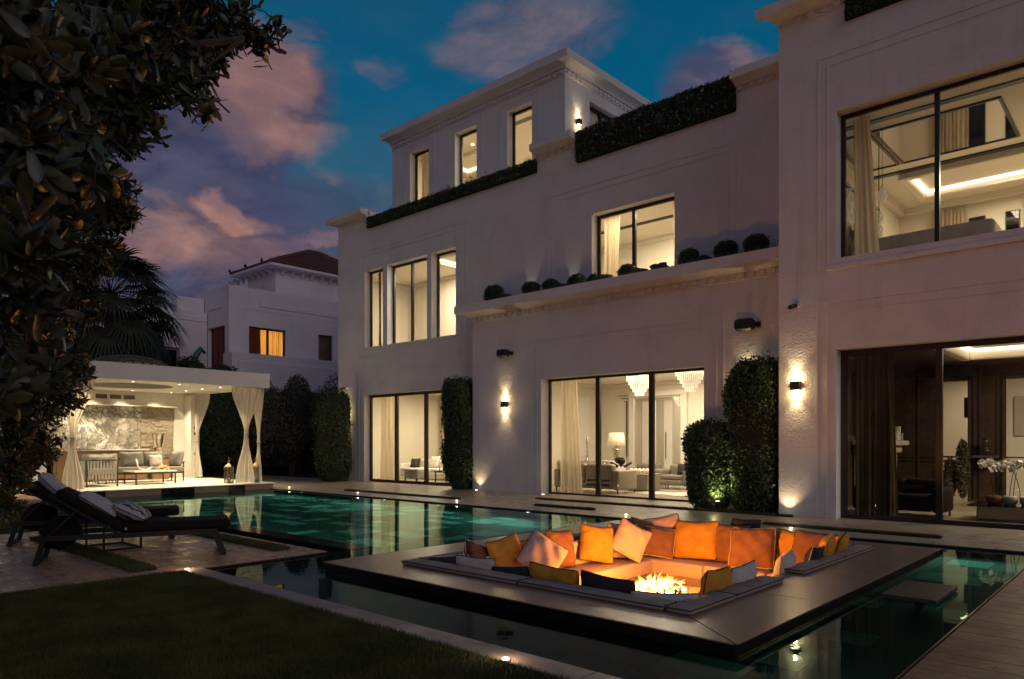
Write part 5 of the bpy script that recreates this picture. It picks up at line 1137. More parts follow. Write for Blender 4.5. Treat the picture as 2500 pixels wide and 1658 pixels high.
lamp('SPOT', (-1.3, 4.6, -.25), 2.6, (.8, 1, .72), .04, aim=(-2.5, 5.6, -.65), spot=140, blend=.9, name='underwater_bulb_and_fill'); lamp('SPOT', (-1.3, 7.4, -.2), 2.2, (.8, 1, .72), .04, aim=(-2.2, 9.2, -.65), spot=140, blend=.9, name='underwater_bulb_and_fill')  # two more unseen spots, added to brighten the floor right of the island

# ================================================================== HEDGES AND PLANTS
topiary('clipped_hedge', 'tall clipped hedge at the far left corner of the villa', -22.25, 14.75, 0, 3.2, .66, .52, 15000, leaf=.085, taper=.0)
topiary('clipped_hedge', 'tall clipped hedge narrowing to its foot between the left doors and the first wall lamp', -15.72, 14.90, .0, 3.28, .50, .50, 15000, leaf=.075, taper=.10, lean=-.12)
topiary('clipped_hedge', 'short rounded clipped hedge lit green from below, left of the pair', -7.15, 14.0, 0, 1.86, .50, .44, 12000, leaf=.06, taper=.05, flat=3)
topiary('clipped_hedge', 'tall rounded clipped hedge against the right wing, right of the pair', -6.16, 14.1, 0, 3.08, .58, .50, 20000, leaf=.06, taper=.05, flat=3.6)
sp = thing('garden_spotlight', 'small black spotlight on a spike shining up between the two hedges', 'spotlight', (-6.78, 13.60, 0))
mb = MB(); mb.tube([(-6.78, 13.60, 0), (-6.78, 13.60, .08)], .015, 6); mb.lathe((-6.78, 13.60, .08), [(.035, 0), (.045, .03), (.05, .12)], 12); mb.build('body', 'black_metal', sp); mb = MB(); mb.lathe((-6.95, 13.62, .02), [(.03, 0), (.04, .03), (.04, .1)], 12); mb.build('head', 'black_metal', sp)
MB().lathe((-6.78, 13.60, .202), [(.04, 0), (.035, .004)], 12).build('lens', 'lamp_white', sp)
lamp('SPOT', (-6.80, 13.50, .20), 40, (1, .86, .40), .03, aim=(-6.76, 14.05, 1.1), spot=95, blend=.8, name='garden_spotlight_bulb'); lamp('POINT', (-6.78, 13.45, .35), 1.6, (1, .86, .40), .03, name='garden_spotlight_bulb')
topiary('clipped_hedge', 'dark hedge behind the right side of the cabana', -28.2, 13.35, .5, 4.3, .9, 1.0, 12000, leaf=.10, flat=3)
topiary('garden_hedge', 'long dark continuous hedge behind the loose bushes', -29.9, 16.0, .3, 3.7, .5, 3.9, 16000, leaf=.11, flat=7, m='foliage_olive')
def bush(name, label, cx_, cy2, cz, rx_, ry_, rz_, n, leaf=.12, m='foliage_olive', cat='bush', group=None, z0=0., clumps=14):
    r = thing(name, label, cat, (cx_, cy2, z0), group=group); rs = np.random.default_rng(int(abs(cx_*77+cy2*31))); Ps = []; Ns = []
    for i in range(clumps):
        d = rs.normal(0, 1, 3); d /= np.linalg.norm(d); c_ = np.array([cx_, cy2, cz])+d*np.array([rx_, ry_, rz_])*rs.uniform(.35, .8); q = rs.normal(0, 1, (n//clumps, 3)); q /= np.linalg.norm(q, axis=1)[:, None]
        rr = np.array([rx_, ry_, rz_])*rs.uniform(.28, .5); Ps.append(c_+q*rr*(.75+.35*rs.random((len(q), 1)))); Ns.append(q)
    V, F = leaf_cloud(np.concatenate(Ps), np.concatenate(Ns), leaf, .5, .8); mesh_np('foliage', V, F, m, r, kind='stuff')
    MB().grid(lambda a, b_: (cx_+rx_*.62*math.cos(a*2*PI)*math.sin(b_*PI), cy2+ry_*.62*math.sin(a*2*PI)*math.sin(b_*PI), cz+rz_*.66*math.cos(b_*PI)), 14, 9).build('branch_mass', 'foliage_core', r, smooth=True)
    for k in range(3): MB().tube([(cx_+.1*k-.1, cy2, z0), (cx_+.15*(k-1)*2, cy2+.1*(k-1), cz-rz_*.3)], [.05, .03], 6).build('stem', 'bark', r)
    return r
for i, (x, y, cz, a, c_, lab) in enumerate(((-28.3, 15.0, 2.3, 1.3, 1.75, 'loose olive bush right of the cabana curtain'), (-28.2, 16.6, 2.5, 1.4, 1.95, 'tall olive bush in the middle of the row against the garden wall'), (-27.8, 18.3, 2.3, 1.3, 1.85, 'olive bush at the villa end of the row against the garden wall'), (-29.4, 17.6, 2.4, 1.2, 1.8, 'olive bush filling the back of the row by the neighbour balcony'))):
    bush('garden_bush', lab, x, y, cz, 1.0, a, c_, 17000, leaf=.10, group='bushes along the garden wall')
bush('balcony_shrub', 'small shrub in front of the neighbour balcony door, left', -30.5, 13.15, 4.55, .5, .55, .45, 2500, leaf=.10, m='foliage', group='shrubs above the cabana roof', z0=3.6)
bush('balcony_shrub', 'small shrub above the cabana roof beside the neighbour balcony', -30.5, 14.6, 4.45, .5, .6, .45, 2500, leaf=.10, m='foliage', group='shrubs above the cabana roof', z0=3.6)
# box balls and low plants on the ledge
labs = ['at the left end of the ledge', 'second from the left, lit from behind', 'third from the left beside the pale wall beads', 'just left of the first floor window', 'low one under the left edge of the first floor window', 'in front of the middle of the first floor window', 'just right of the first floor window', 'second from the right on the ledge', 'at the right end of the ledge by the right wing']
for (x, r_), lab in zip(((-14.54, .28), (-13.1, .25), (-12.39, .22), (-11.49, .24), (-10.94, .19), (-9.94, .22), (-8.24, .24), (-7.32, .26), (-6.62, .26)), labs):
    hv = .86+.22*((x*7.3) % 1)
    topiary('box_ball', 'round clipped box ball '+lab, x, 15.1, 5.40, 5.40+2*r_*hv, r_*(.94+.14*((x*3.1) % 1)), r_*.85, 2600, cat='box ball', group='box balls on the ledge', leaf=.035, flat=2.3, m='foliage', trunk=False)
for i, (x, lab) in enumerate(((-14.0, 'yellowish low shrub left of the second box ball'), (-12.0, 'low shrub right of the third box ball'), (-10.5, 'low spreading shrub under the first floor window'), (-9.45, 'feathery shrub before the right pane of the first floor window'), (-8.9, 'pale feathery shrub at the right edge of the first floor window'), (-7.8, 'leafy shrub between the two right box balls'))):
    bush('ledge_plant', lab, x, 14.98, 5.53, .34, .2, .13, 1800, leaf=.06, m='foliage_olive' if i in (0, 3) else 'foliage', cat='plant', group='low plants on the ledge', z0=5.34, clumps=9)
for x, e_ in ((-13.45, 5), (-11.95, 5)):
    lamp('SPOT', (x, 15.30, 5.45), e_*.8, (1, .84, .6), .01, aim=(x+.06, 15.5, 6.6), spot=42, blend=.6, name='ledge_light')
    o = MB().lathe((x, 15.30, 5.34), [(.03, 0), (.035, .06), (.03, .08)], 10).build('ledge_lamp', 'black_metal'); tag(o, 'small black uplight among the ledge plants, '+('by the second box ball' if x < -13 else 'by the fourth box ball'), 'uplight')
# living walls hanging in the parapet gaps
def living_wall(lab, x0, x1, y, z0, z1, n, leaf=.06):
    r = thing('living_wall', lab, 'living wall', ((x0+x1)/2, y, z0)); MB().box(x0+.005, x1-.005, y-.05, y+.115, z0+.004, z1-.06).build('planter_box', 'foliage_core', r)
    P = np.stack([RNG.uniform(x0, x1, n), y-.06-np.abs(RNG.normal(0, .035, n)), RNG.uniform(z0, z1, n)], 1); top = RNG.random(n) < .25
    P[top, 1] = RNG.uniform(y-.08, y+.14, top.sum()); P[top, 2] = z1-.04+RNG.normal(0, .035, top.sum())+.03*np.sin(P[top, 0]*5)
    N = np.tile([0, -1., .25], (n, 1)); V, F = leaf_cloud(P, N, leaf, .5, .9); mesh_np('foliage', V, F, 'foliage', r, kind='stuff')
    m_ = n//260; C_ = np.stack([RNG.uniform(x0+.05, x1-.05, m_), np.full(m_, y-.13), RNG.uniform(z0+.03, z1-.1, m_)], 1); C_ = np.repeat(C_, 3, 0)+RNG.normal(0, .018, (m_*3, 3)); V, F = leaf_cloud(C_, np.tile([0, -1., 0], (m_*3, 1)), .022, .9, .3); mesh_np('flower', V, F, 'flower', r, kind='stuff')
    k = max(2, int((x1-x0)*1.3)); Q = []; # long grassy tufts
    for i in range(k):
        cx_, cz = RNG.uniform(x0+.2, x1-.2), RNG.uniform(z0+.25, z1-.05)
        for j in range(26):
            a = RNG.uniform(0, 2*PI); l_ = RNG.uniform(.10, .24); p0 = np.array([cx_, y-.10, cz]); p1 = p0+np.array([math.cos(a)*l_*.6, -.09, math.sin(a)*l_*.6+.05]); p2 = p0+np.array([math.cos(a)*l_, -.10, math.sin(a)*l_*.8-.06]); Q.append([p0, p1+(0, 0, .006), p2, p1-(0, 0, .006)])
    V = np.array(Q).reshape(-1, 3); mesh_np('tuft', V, np.arange(len(V)).reshape(-1, 4), 'foliage_olive', r, kind='stuff')
living_wall('long green living wall along the parapet below the penthouse windows', -21.17, -13.22, YL, 9.06, 9.42, 16000); living_wall('deep green living wall hanging from the parapet right of the penthouse', -11.79, -7.27, YL, 8.94, 9.76, 22000); living_wall('green living wall at the top of the right wing', -4.34, 3.8, YR, 9.04, 9.6, 9000)
# bird spikes
def spikes(x0, x1, y, z, lab):
    n = int((x1-x0)/.035); x = np.linspace(x0, x1, n)+RNG.normal(0, .004, n); dx = RNG.normal(0, .03, n); dy = np.tile([.05, -.05, 0], n//3+1)[:n]; V = np.stack([np.stack([x-.0035, np.full(n, y), np.full(n, z)], 1), np.stack([x+.0035, np.full(n, y), np.full(n, z)], 1), np.stack([x+dx, y+dy, np.full(n, z+.11)], 1)], 1).reshape(-1, 3)
    o = mesh_np('bird_spikes', V, np.arange(n*3).reshape(-1, 3), 'rope'); o['kind'] = 'stuff'; o['label'] = lab; o['category'] = 'bird spikes'
spikes(-22.9, -21.2, YL-.25, 9.74, 'row of bird spikes on the parapet at the left end of the villa'); spikes(-13.2, -11.8, YL-.25, 9.74, 'row of bird spikes on the parapet between the living walls'); spikes(-11.7, -5.7, YL-.0, 9.74, 'row of bird spikes above the deep living wall'); spikes(-15, -5.6, YC-.33, 5.40, 'row of bird spikes along the ledge')
# ================================================================== INTERIOR FURNITURE
def hang(lab, x0, x1, y, z0, z1, m='sheer', folds=None, amp=.045, taper=0., grp=None, cat='curtain', y2=None, x0b=None, x1b=None):
    mb = MB(); f_ = folds or max(4, int(abs(x1-x0)/.14)); y2 = y if y2 is None else y2
    curtain_mesh(mb, [(z1, (x0, y), (x1, y)), (z0, (x0 if x0b is None else x0b, y2), (x1 if x1b is None else x1b, y2))], f_, amp, nz=8)
    o = mb.build('curtain', m, smooth=True); return tag(o, lab, cat, grp)
def hang_y(lab, x, y0, y1, z0, z1, m='drape', folds=None, amp=.045):
    mb = MB(); curtain_mesh(mb, [(z1, (x, y0), (x, y1)), (z0, (x, y0), (x, y1))], folds or max(4, int(abs(y1-y0)/.14)), amp, nz=6)
    return tag(mb.build('curtain', m, smooth=True), lab, 'curtain')
SG = 'sheer curtains of the family room'
hang('pale sheer curtain gathered at the left of the family room doors', -21.2, -20.3, 16.05, .03, 3.3, 'sheer', 9, .06, grp=SG, x1b=-20.0)
hang('long sheer curtain across the back of the family room', -22.6, -16.0, 20.2, .03, 3.3, 'drape', 42, .06, grp=SG)
hang('thin sheer curtain behind the middle pane of the family room', -20.6, -17.6, 19.3, .9, 3.3, 'sheer', 22, .05, grp=SG)
def soft_sofa(name, lab, x0, x1, y0, y1, z, h, m, back='y1', arms=True, seat_h=.42, cat='sofa', legs=True, grp=None):
    r = thing(name, lab, cat, ((x0+x1)/2, (y0+y1)/2, z), group=grp); aw = .2; bt = .24
    MB().rbox(x0+(aw if arms else 0), x1-(aw if arms else 0), y0, y1, z+.12, z+seat_h-.14, .03, 2).build('base', m, r, smooth=True)
    n = max(1, round((x1-x0)/.9)) if back in ('y0', 'y1') else max(1, round((y1-y0)/.9))
    if back in ('y0', 'y1'):
        yb0, yb1 = (y1-bt, y1) if back == 'y1' else (y0, y0+bt); w_ = (x1-x0-(2*aw if arms else 0))/n
        for i in range(n):
            a = x0+(aw if arms else 0)+i*w_; MB().rbox(a+.005, a+w_-.005, min(y0+.02, yb0), y1-.02, z+seat_h-.14, z+seat_h, .045, 3).build('seat_cushion', m, r, smooth=True); MB().rbox(a+.004, a+w_-.004, yb0, yb1, z+.13, z+h, .07, 3).build('backrest', m, r, smooth=True)
        if arms:
            for a in (x0, x1-aw): MB().rbox(a, a+aw, y0, y1, z+.10, z+h*.8, .06, 3).build('armrest', m, r, smooth=True)
    else:
        xb0, xb1 = (x1-bt, x1) if back == 'x1' else (x0, x0+bt); w_ = (y1-y0-(2*aw if arms else 0))/n
        for i in range(n):
            a = y0+(aw if arms else 0)+i*w_; MB().rbox(x0+.02, x1-.02, a+.005, a+w_-.005, z+seat_h-.14, z+seat_h, .045, 3).build('seat_cushion', m, r, smooth=True); MB().rbox(xb0, xb1, a+.004, a+w_-.004, z+.13, z+h, .07, 3).build('backrest', m, r, smooth=True)
        if arms:
            for a in (y0, y1-aw): MB().rbox(x0, x1, a, a+aw, z+.10, z+h*.8, .06, 3).build('armrest', m, r, smooth=True)
    if legs:
        for x in (x0+.06, x1-.06):
            for y in (y0+.06, y1-.06): MB().bar((x, y, z), (x, y, z+.14), .03, .03).build('leg', 'dark_frame', r)
    return r
def dcush(lab, x, y, z, rz, tilt, m, s_=.45, seed=60, grp=None, pip='dark_piping'):
    R_ = Matrix.Rotation(rad(rz), 3, 'Z')@Matrix.Rotation(rad(-tilt), 3, 'X'); cushion('cushion', lab, s_, s_*.9, .16, m, (x, y, z), R_.to_euler(), pip, 'cushion', grp, seed=seed, n=8)
# family room
soft_sofa('white_sofa', 'white corner sofa behind the left sliding doors', -22.2, -19.4, 17.6, 18.6, 0, .74, 'white_fabric'); soft_sofa('white_sofa', 'second white sofa on the right side of the family room', -19.3, -17.3, 17.5, 18.5, 0, .68, 'white_fabric')
ot = thing('ottoman', 'square grey ottoman close to the left sliding doors', 'ottoman', (-19.7, 16.45, 0)); MB().rbox(-20.05, -19.30, 16.2, 16.8, .13, .47, .05, 3).build('seat', 'pale_fabric', ot, smooth=True)
for x in (-20.0, -19.36):
    for y in (16.24, 16.76): MB().bar((x, y, 0), (x, y, .14), .04, .04).build('leg', 'dark_wood', ot)
dcush('dark cushion on the left end of the white corner sofa', -21.6, 18.0, .42, 20, 20, 'charcoal_fabric', .42, 61); dcush('white cushion leaning on the white corner sofa', -20.6, 18.05, .42, 0, 20, 'white_fabric', .55, 62); dcush('dark cushion tipped on the right white sofa', -18.5, 18.0, .42, 12, 20, 'charcoal_fabric', .42, 63)
cb = thing('chess_table', 'low table with chess pieces beside the hedge behind the glass', 'table', (-18.2, 16.8, 0)); MB().rbox(-18.9, -17.4, 16.6, 17.2, .36, .42, .01, 1).build('tabletop', 'dark_wood', cb)
for x in (-18.85, -17.45):
    for y in (16.65, 17.15): MB().bar((x, y, 0), (x, y, .36), .04, .04).build('leg', 'dark_wood', cb)
for i in range(14): tag(MB().lathe((-18.8+i*.1, 16.8+.07*(i % 3), .42), [(.03, 0), (.022, .03), (.012, .08), (.022, .12), (.004, .15)], 8).build('chess_piece', 'dark_wood' if i % 2 else 'bronze_frame', smooth=True), 'dark chess piece standing on the low table in the family room', 'chess piece', 'chess pieces in the family room')
# living room
hang('cream curtain at the left of the living room doors', -12.45, -11.85, 15.55, .03, 3.35, 'sheer', 7, .06, x1b=-11.62); hang('cream curtain at the right edge of the living room doors', -7.9, -7.6, 15.55, .03, 3.35, 'drape', 4, .05)
soft_sofa('leather_sofa', 'grey leather sofa seen from behind close to the living room doors', -13.2, -10.95, 16.2, 17.15, 0, .80, 'leather', back='y0')
soft_sofa('armchair', 'dark grey armchair at the far side of the living room', -11.55, -10.35, 18.9, 19.8, 0, .72, 'grey_fabric', cat='armchair'); soft_sofa('grey_sofa', 'low grey sofa left of the far armchair', -13.0, -11.75, 19.4, 20.2, 0, .72, 'grey_fabric')
dcush('charcoal cushion on the far armchair', -10.75, 19.35, .42, 10, 18, 'charcoal_fabric', .4, 64)
c2 = thing('round_table', 'grey drum coffee table in the living room', 'table', (-11.0, 17.9, 0)); MB().rbox(-11.7, -10.9, 17.6, 18.3, .02, .50, .02, 1).build('body', 'leather', c2)
for i in range(7): tag(MB().lathe((-11.55+.09*i, 17.75+.08*(i % 3), .50), [(.001, 0), (.06, .03), (.075, .075), (.06, .12), (.001, .15)], 12).build('glass_ball', 'crystal_dim', smooth=True), 'clear glass ball on the drum coffee table', 'glass ball', 'glass balls on the coffee table')
sd = thing('sideboard', 'white sideboard along the left wall of the living room', 'sideboard', (-14.0, 19.2, 0)); MB().rbox(-14.9, -13.1, 18.6, 19.3, .05, .78, .01, 1).build('body', 'white_paint', sd); MB().rbox(-14.92, -13.08, 18.58, 19.32, .78, .82, .006, 1).build('top', 'marble_top', sd)
tl = thing('table_lamp', 'table lamp with a wide cream shade on the living room sideboard', 'lamp', (-12.85, 18.9, .82)); MB().lathe((-12.85, 18.9, .30), [(.30, 0), (.30, .5), (.28, .52)], 16).build('stand', 'white_paint', tl)
MB().lathe((-12.85, 18.9, .82), [(.10, 0), (.08, .03), (.07, .05), (.10, .25), (.14, .42), (.03, .44), (.02, .5)], 18).build('base', 'chrome', tl, smooth=True); MB().lathe((-12.85, 18.9, 1.30), [(.29, 0), (.235, .40)], 24).build('lamp_shade', 'shade_white', tl, smooth=True)
for x in (-13.95, -13.55):
    cs = thing('candlestick', 'turned silver candlestick '+('left' if x < -13.7 else 'right')+' of the pair on the sideboard', 'candlestick', (x, 18.85, .82), group='candlesticks on the sideboard')
    MB().lathe((x, 18.85, .82), [(.07, 0), (.06, .04), (.02, .08), (.045, .14), (.02, .2), (.035, .28), (.018, .36), (.03, .44), (.018, .52), (.06, .58), (.06, .60)], 12).build('stem', 'chrome', cs, smooth=True); MB().lathe((x, 18.85, 1.42), [(.035, 0), (.035, .15)], 10).build('candle', 'white_fabric', cs, smooth=True)
bush('hydrangea_bunch', 'dark blue hydrangea bunch beyond the leather sofa', -11.6, 17.3, .86, .2, .2, .12, 900, leaf=.05, m='charcoal_fabric', cat='flowers', z0=.7)
mb = MB(); mb.rbox(-14.985, -14.96, 19.3, 20.4, .9, 3.0, .01, 1); mb.build('wall_panel', 'white_paint', villa)
mb = MB()
for k in range(3): q = .07*k; mb.box(-14.2+q*2, -13.7-q, 20.95, 20.985, 3.0-q*1.4, 3.015-q*1.4); mb.box(-13.7-q, -13.685-q, 20.95, 20.985, .9, 3.0-q*1.4)
mb.build('moulding', 'bronze_frame', villa)
for a, b_ in ((-13.72, -13.50), (-11.72, -11.50)): MB().rbox(a, b_, 20.9, 20.99, 0, 2.95, .01, 1).build('door_frame', 'white_paint', villa)
MB().rbox(-13.72, -11.50, 20.9, 20.99, 2.951, 3.12, .01, 1).build('door_frame', 'white_paint', villa)
for x0, x1, y in ((-13.48, -12.95, 21.4), (-12.62, -12.30, 21.4)):
    d_ = MB().rbox(x0, x1, y, y+.05, 0, 2.85, .006, 1).build('door', 'white_paint', villa); MB().tube([(x1-.08 if x0 < -13 else x0+.1, y-.05, .85), (x1-.08 if x0 < -13 else x0+.1, y-.05, 1.75)], .014, 6).build('handle', 'bronze_frame', d_)
rg = MB()
def fr(a, b_): th = a*2*PI; r = b_*(.75+.18*math.sin(5*th+1)+.1*math.sin(9*th)); return (-9.9+1.3*r*math.cos(th), 17.3+.7*r*math.sin(th), .008+.02*math.sin(6*r*3+th)*(1-b_))
rg.grid(fr, 40, 6); tag(rg.build('hide_rug', 'white_fabric', smooth=True), 'pale hide rug on the living room floor', 'rug')
for (a, x, m_) in ((0, -9.9, 'paper'), (1, -9.55, 'dark_wood'), (2, -10.15, 'paper')):
    R_ = MB().rbox(x, x+.25, 18.5+a*.05, 18.53+a*.05, .02, .42, .004, 1).build('framed_picture', m_); tag(R_, ['pale framed picture leaning near the far armchair', 'dark framed picture leaning beside the pale ones', 'narrow pale picture leaning left of the other frames'][a], 'picture')
def chandelier(x, y, ztop, r0, lab, tiers=5, e=9):
    r = thing('chandelier', lab, 'chandelier', (x, y, ztop-.6), group='crystal chandeliers'); MB().tube([(x, y, ztop-.06), (x, y, 3.40)], .01, 6).build('rod', 'chrome', r)
    for t_ in range(tiers):
        rr = r0*(1-t_/tiers*.82); z = ztop-t_*.105; n_ = max(8, int(2*PI*rr/.055)); mb = MB()
        for i in range(n_):
            a = 2*PI*i/n_; px, py = x+rr*math.cos(a), y+rr*math.sin(a); mb.add([(px+.014*math.cos(q+a), py+.014*math.sin(q+a), z-.13+(.0)) for q in (0, 2.1, 4.2)]+[(px+.016*math.cos(q+a), py+.016*math.sin(q+a), z) for q in (0, 2.1, 4.2)], [(0, 2, 1), (3, 4, 5), (0, 1, 4, 3), (1, 2, 5, 4), (2, 0, 3, 5)])
        f = mb.build('crystal_tier', 'crystal', r); MB().lathe((x, y, z), [(rr+.02, 0), (rr+.02, .012), (rr-.02, .013)], 28).build('ring', 'chrome', f)
    lamp('POINT', (x, y, ztop-.75), e, (1, .85, .62), .12, name='chandelier_light')
chandelier(-11.3, 17.8, 3.30, .36, 'crystal chandelier behind the middle pane of the living room'); chandelier(-9.35, 17.2, 3.30, .38, 'crystal chandelier at the right of the living room')
chandelier(-12.55, 22.4, 3.1, .26, 'small crystal chandelier in the hall beyond the living room', 4, 5)
# library
hang('dark curtain filling the left of the library doors', -4.4, -3.75, 14.42, .03, 3.25, 'dark_drape', 6, .05); hang('moss green edge of the library curtain', -3.88, -3.76, 14.5, .03, 3.25, 'drape' if 0 else 'dark_drape', 2, .03, x1b=-3.66)
soft_sofa('library_sofa', 'low black sofa behind the left pane of the library', -4.6, -3.02, 14.9, 15.75, 0, .70, 'black_fabric', back='y1', arms=True)
lamp_b = thing('fireplace', 'carved stone fireplace with mantel on the left library wall', 'fireplace', (-4.9, 17.6, 0))
MB().rbox(-5.18, -4.60, 16.9, 18.1, 0, 1.15, .02, 2).build('body', 'taupe_wall', lamp_b); MB().rbox(-5.18, -4.50, 16.85, 18.15, 1.16, 1.32, .05, 3).build('frieze', 'taupe_wall', lamp_b); MB().rbox(-5.18, -4.38, 16.75, 18.25, 1.33, 1.44, .03, 2).build('mantel', 'taupe_wall', lamp_b)
for i in range(9):
    h_ = .16+.05*(i % 4); o = MB().rbox(-4.62+.02*(i % 3), -4.48+.02*(i % 3), 16.9+i*.12, 16.99+i*.12, 1.445, 1.445+h_, .004, 1).build('greeting_card' if i % 3 else 'photo_frame', 'paper' if i % 2 else 'rope'); tag(o, 'small '+('card' if i % 3 else 'photo frame')+' standing on the library mantel', 'card' if i % 3 else 'photo frame', 'cards and frames on the mantel')
mi = thing('wall_mirror', 'gilt framed mirror above the library fireplace', 'mirror', (-5.15, 17.6, 1.6)); mb = MB(); mb.rbox(-5.19, -5.08, 16.9, 17.0, 1.6, 2.95, .02, 2); mb.rbox(-5.19, -5.08, 18.2, 18.3, 1.6, 2.95, .02, 2); mb.rbox(-5.19, -5.08, 16.9, 18.3, 2.86, 2.95, .02, 2); mb.rbox(-5.19, -5.08, 16.9, 18.3, 1.55, 1.64, .02, 2); mb.build('frame', 'gold', mi); MB().box(-5.17, -5.15, 17.0, 18.2, 1.64, 2.86).build('pane', 'mirror_glass', mi)
bs = thing('portrait_bust', 'dark bust on a shelf between the library doorways', 'bust', (-3.12, 19.55, 1.10)); MB().rbox(-3.36, -2.90, 19.4, 19.85, 1.04, 1.10, .01, 1).build('shelf', 'teak', bs); MB().lathe((-3.12, 19.6, 1.10), [(.10, 0), (.07, .04), (.12, .08), (.13, .12), (.06, .16), (.055, .2), (.085, .25), (.095, .31), (.08, .37), (.04, .40), (.001, .41)], 16).build('head', 'bronze_frame', bs, smooth=True)
for x, y, h_, lab in ((-3.86, 19.7, 1.0, 'small slender indoor tree in the left library doorway'), (-3.58, 19.6, 1.45, 'taller indoor tree beside the library doorway')): topiary('indoor_tree', lab, x, y, .1, h_, .14, .14, 1600, cat='plant', leaf=.07, flat=2, m='foliage_olive', group='indoor trees in the library')
gt = thing('glass_table', 'large glass topped coffee table with orchids near the library doors', 'table', (-1.9, 15.5, 0)); MB().rbox(-2.55, -1.2, 15.1, 16.0, .03, .26, .02, 1).build('body', 'leather', gt); MB().rbox(-2.7, -1.1, 15.0, 16.1, .262, .28, .004, 1).build('tabletop', 'dark_glass', gt)
oc = thing('orchid_bowl', 'pots of white orchids on the library coffee table', 'orchids', (-2.1, 15.5, .28)); rs = random.Random(21)
for i in range(3): MB().lathe((-2.35+.25*i, 15.5, .28), [(.08, 0), (.12, .06), (.12, .14), (.10, .16)], 14).build('pot', 'rust_fabric' if i == 0 else 'taupe_wall', oc, smooth=True)
Pq = []
for i in range(9):
    a = rs.random()*2*PI; bx_, by = -2.15+rs.uniform(-.25, .25), 15.5; L_ = rs.uniform(.25, .5); pts = [(bx_+math.cos(a)*L_*t_**1.6*.9, by+math.sin(a)*L_*t_**1.6*.5, .42+.62*math.sin(t_*PI*.62)) for t_ in [k/8 for k in range(9)]]; MB().tube(pts, .006, 4).build('stem', 'foliage', oc)
    for k in (4, 5, 6, 7, 8): Pq += [tuple(pts[k][j]+rs.gauss(0, .03) for j in range(3)) for _ in range(5)]
V, F = leaf_cloud(np.array(Pq), np.tile([.6, -.8, .1], (len(Pq), 1)), .075, .9, .4); mesh_np('petals', V, F, 'white_fabric', oc, kind='stuff')
ac = soft_sofa('lounge_chair', 'white lounge chair beyond the orchids', -1.75, -.9, 16.9, 17.8, 0, .85, 'white_fabric', arms=False, cat='armchair')
pt = MB().rbox(-2.62, -2.42, 19.88, 19.92, 1.55, 2.45, .005, 1).build('painting', 'taupe_wall'); tag(pt, 'narrow framed painting in the right library doorway', 'painting')
pt = MB().rbox(-3.72, -3.58, 20.5, 20.53, 2.0, 2.5, .005, 1).build('painting', 'charcoal_fabric'); tag(pt, 'small dark framed picture seen through the left library doorway', 'painting')
# bedroom
hang('cream sheer curtain at the left of the big bedroom window', -4.40, -4.12, 14.35, 4.75, 7.5, 'drape', 4, .05, x1b=-3.92)
bd = thing('bed', 'wide bed with tufted headboard along the bedroom window', 'bed', (-3.2, 16.6, 4.62)); MB().rbox(-4.9, -2.4, 15.6, 17.6, 4.75, 5.15, .05, 2).build('base', 'pale_fabric', bd, smooth=True); MB().rbox(-4.85, -2.35, 15.58, 17.62, 5.15, 5.52, .09, 4).build('duvet', 'white_fabric', bd, smooth=True)
hb = MB()
def fh(a, b_): return (-4.98+.05+.028*(math.cos(a*2*PI*6)*math.cos(b_*2*PI*4)), 15.5+a*2.3, 5.2+b_*1.5)
hb.grid(fh, 48, 32); hb.box(-5.1, -4.97, 15.5, 17.8, 4.7, 6.7); hb.build('headboard', 'pale_fabric', bd, smooth=False); mb = MB(); mb.box(-5.0, -4.90, 15.44, 15.5, 5.0, 6.76); mb.box(-5.0, -4.90, 17.8, 17.86, 5.0, 6.76); mb.box(-5.0, -4.90, 15.44, 17.86, 6.70, 6.76); mb.build('headboard_trim', 'dark_wood', bd)
for x, y, lab in ((-4.55, 16.1, 'plump white pillow at the head of the bed'), (-4.50, 16.9, 'second white pillow at the far side of the bed')): dcush(lab, x, y, 5.52, 90, 35, 'white_fabric', .6, int(x*-100), pip='white_fabric')
for i, (x, y, z) in enumerate(((-4.32, 15.9, 6.42), (-4.42, 16.05, 6.02), (-4.40, 15.95, 5.72))):
    r = thing('pendant_light', ['upper', 'middle', 'lowest'][i]+' of the three textured glass pendants in the bedroom', 'pendant light', (x, y, z-.14), group='glass pendants over the bedside'); MB().tube([(x, y, z+.1), (x, y, 7.58)], .005, 4).build('cable', 'dark_frame', r)
    mb = MB(); mb.grid(lambda a, b_: (x+(.085+.012*math.sin(a*2*PI*7+b_*20))*math.cos(a*2*PI)*math.sin(b_*PI), y+(.085+.012*math.sin(a*2*PI*7+b_*20))*math.sin(a*2*PI)*math.sin(b_*PI), z+.15*math.cos(b_*PI)), 26, 16); mb.build('glass_shade', 'crystal_dim', r, smooth=False)
mat('taupe_drape_mat', (.5, .43, .34), .9)
hang('taupe pleated curtain left of the far bedroom window', -4.55, -3.75, 21.1, 4.7, 7.35, 'drape', 9, .05); hang('taupe pleated curtain right of the far bedroom window', -2.6, -1.6, 21.1, 4.7, 7.35, 'drape', 9, .05)
for a, b_ in ((-3.72, -3.42), (-2.95, -2.7)): MB().box(a, b_, 21.19, 21.235, 4.8, 7.05).build('far_window', 'dark_glass', villa); MB().rbox(a-.03, b_+.03, 21.236, 21.248, 4.77, 7.08, .002, 1).build('far_window_frame', 'dark_frame', villa)
tp = MB().rbox(-5.33, -5.27, 14.2, 15.3, 4.7, 7.4, .01, 1).build('wall_panel', 'dark_wood', villa)
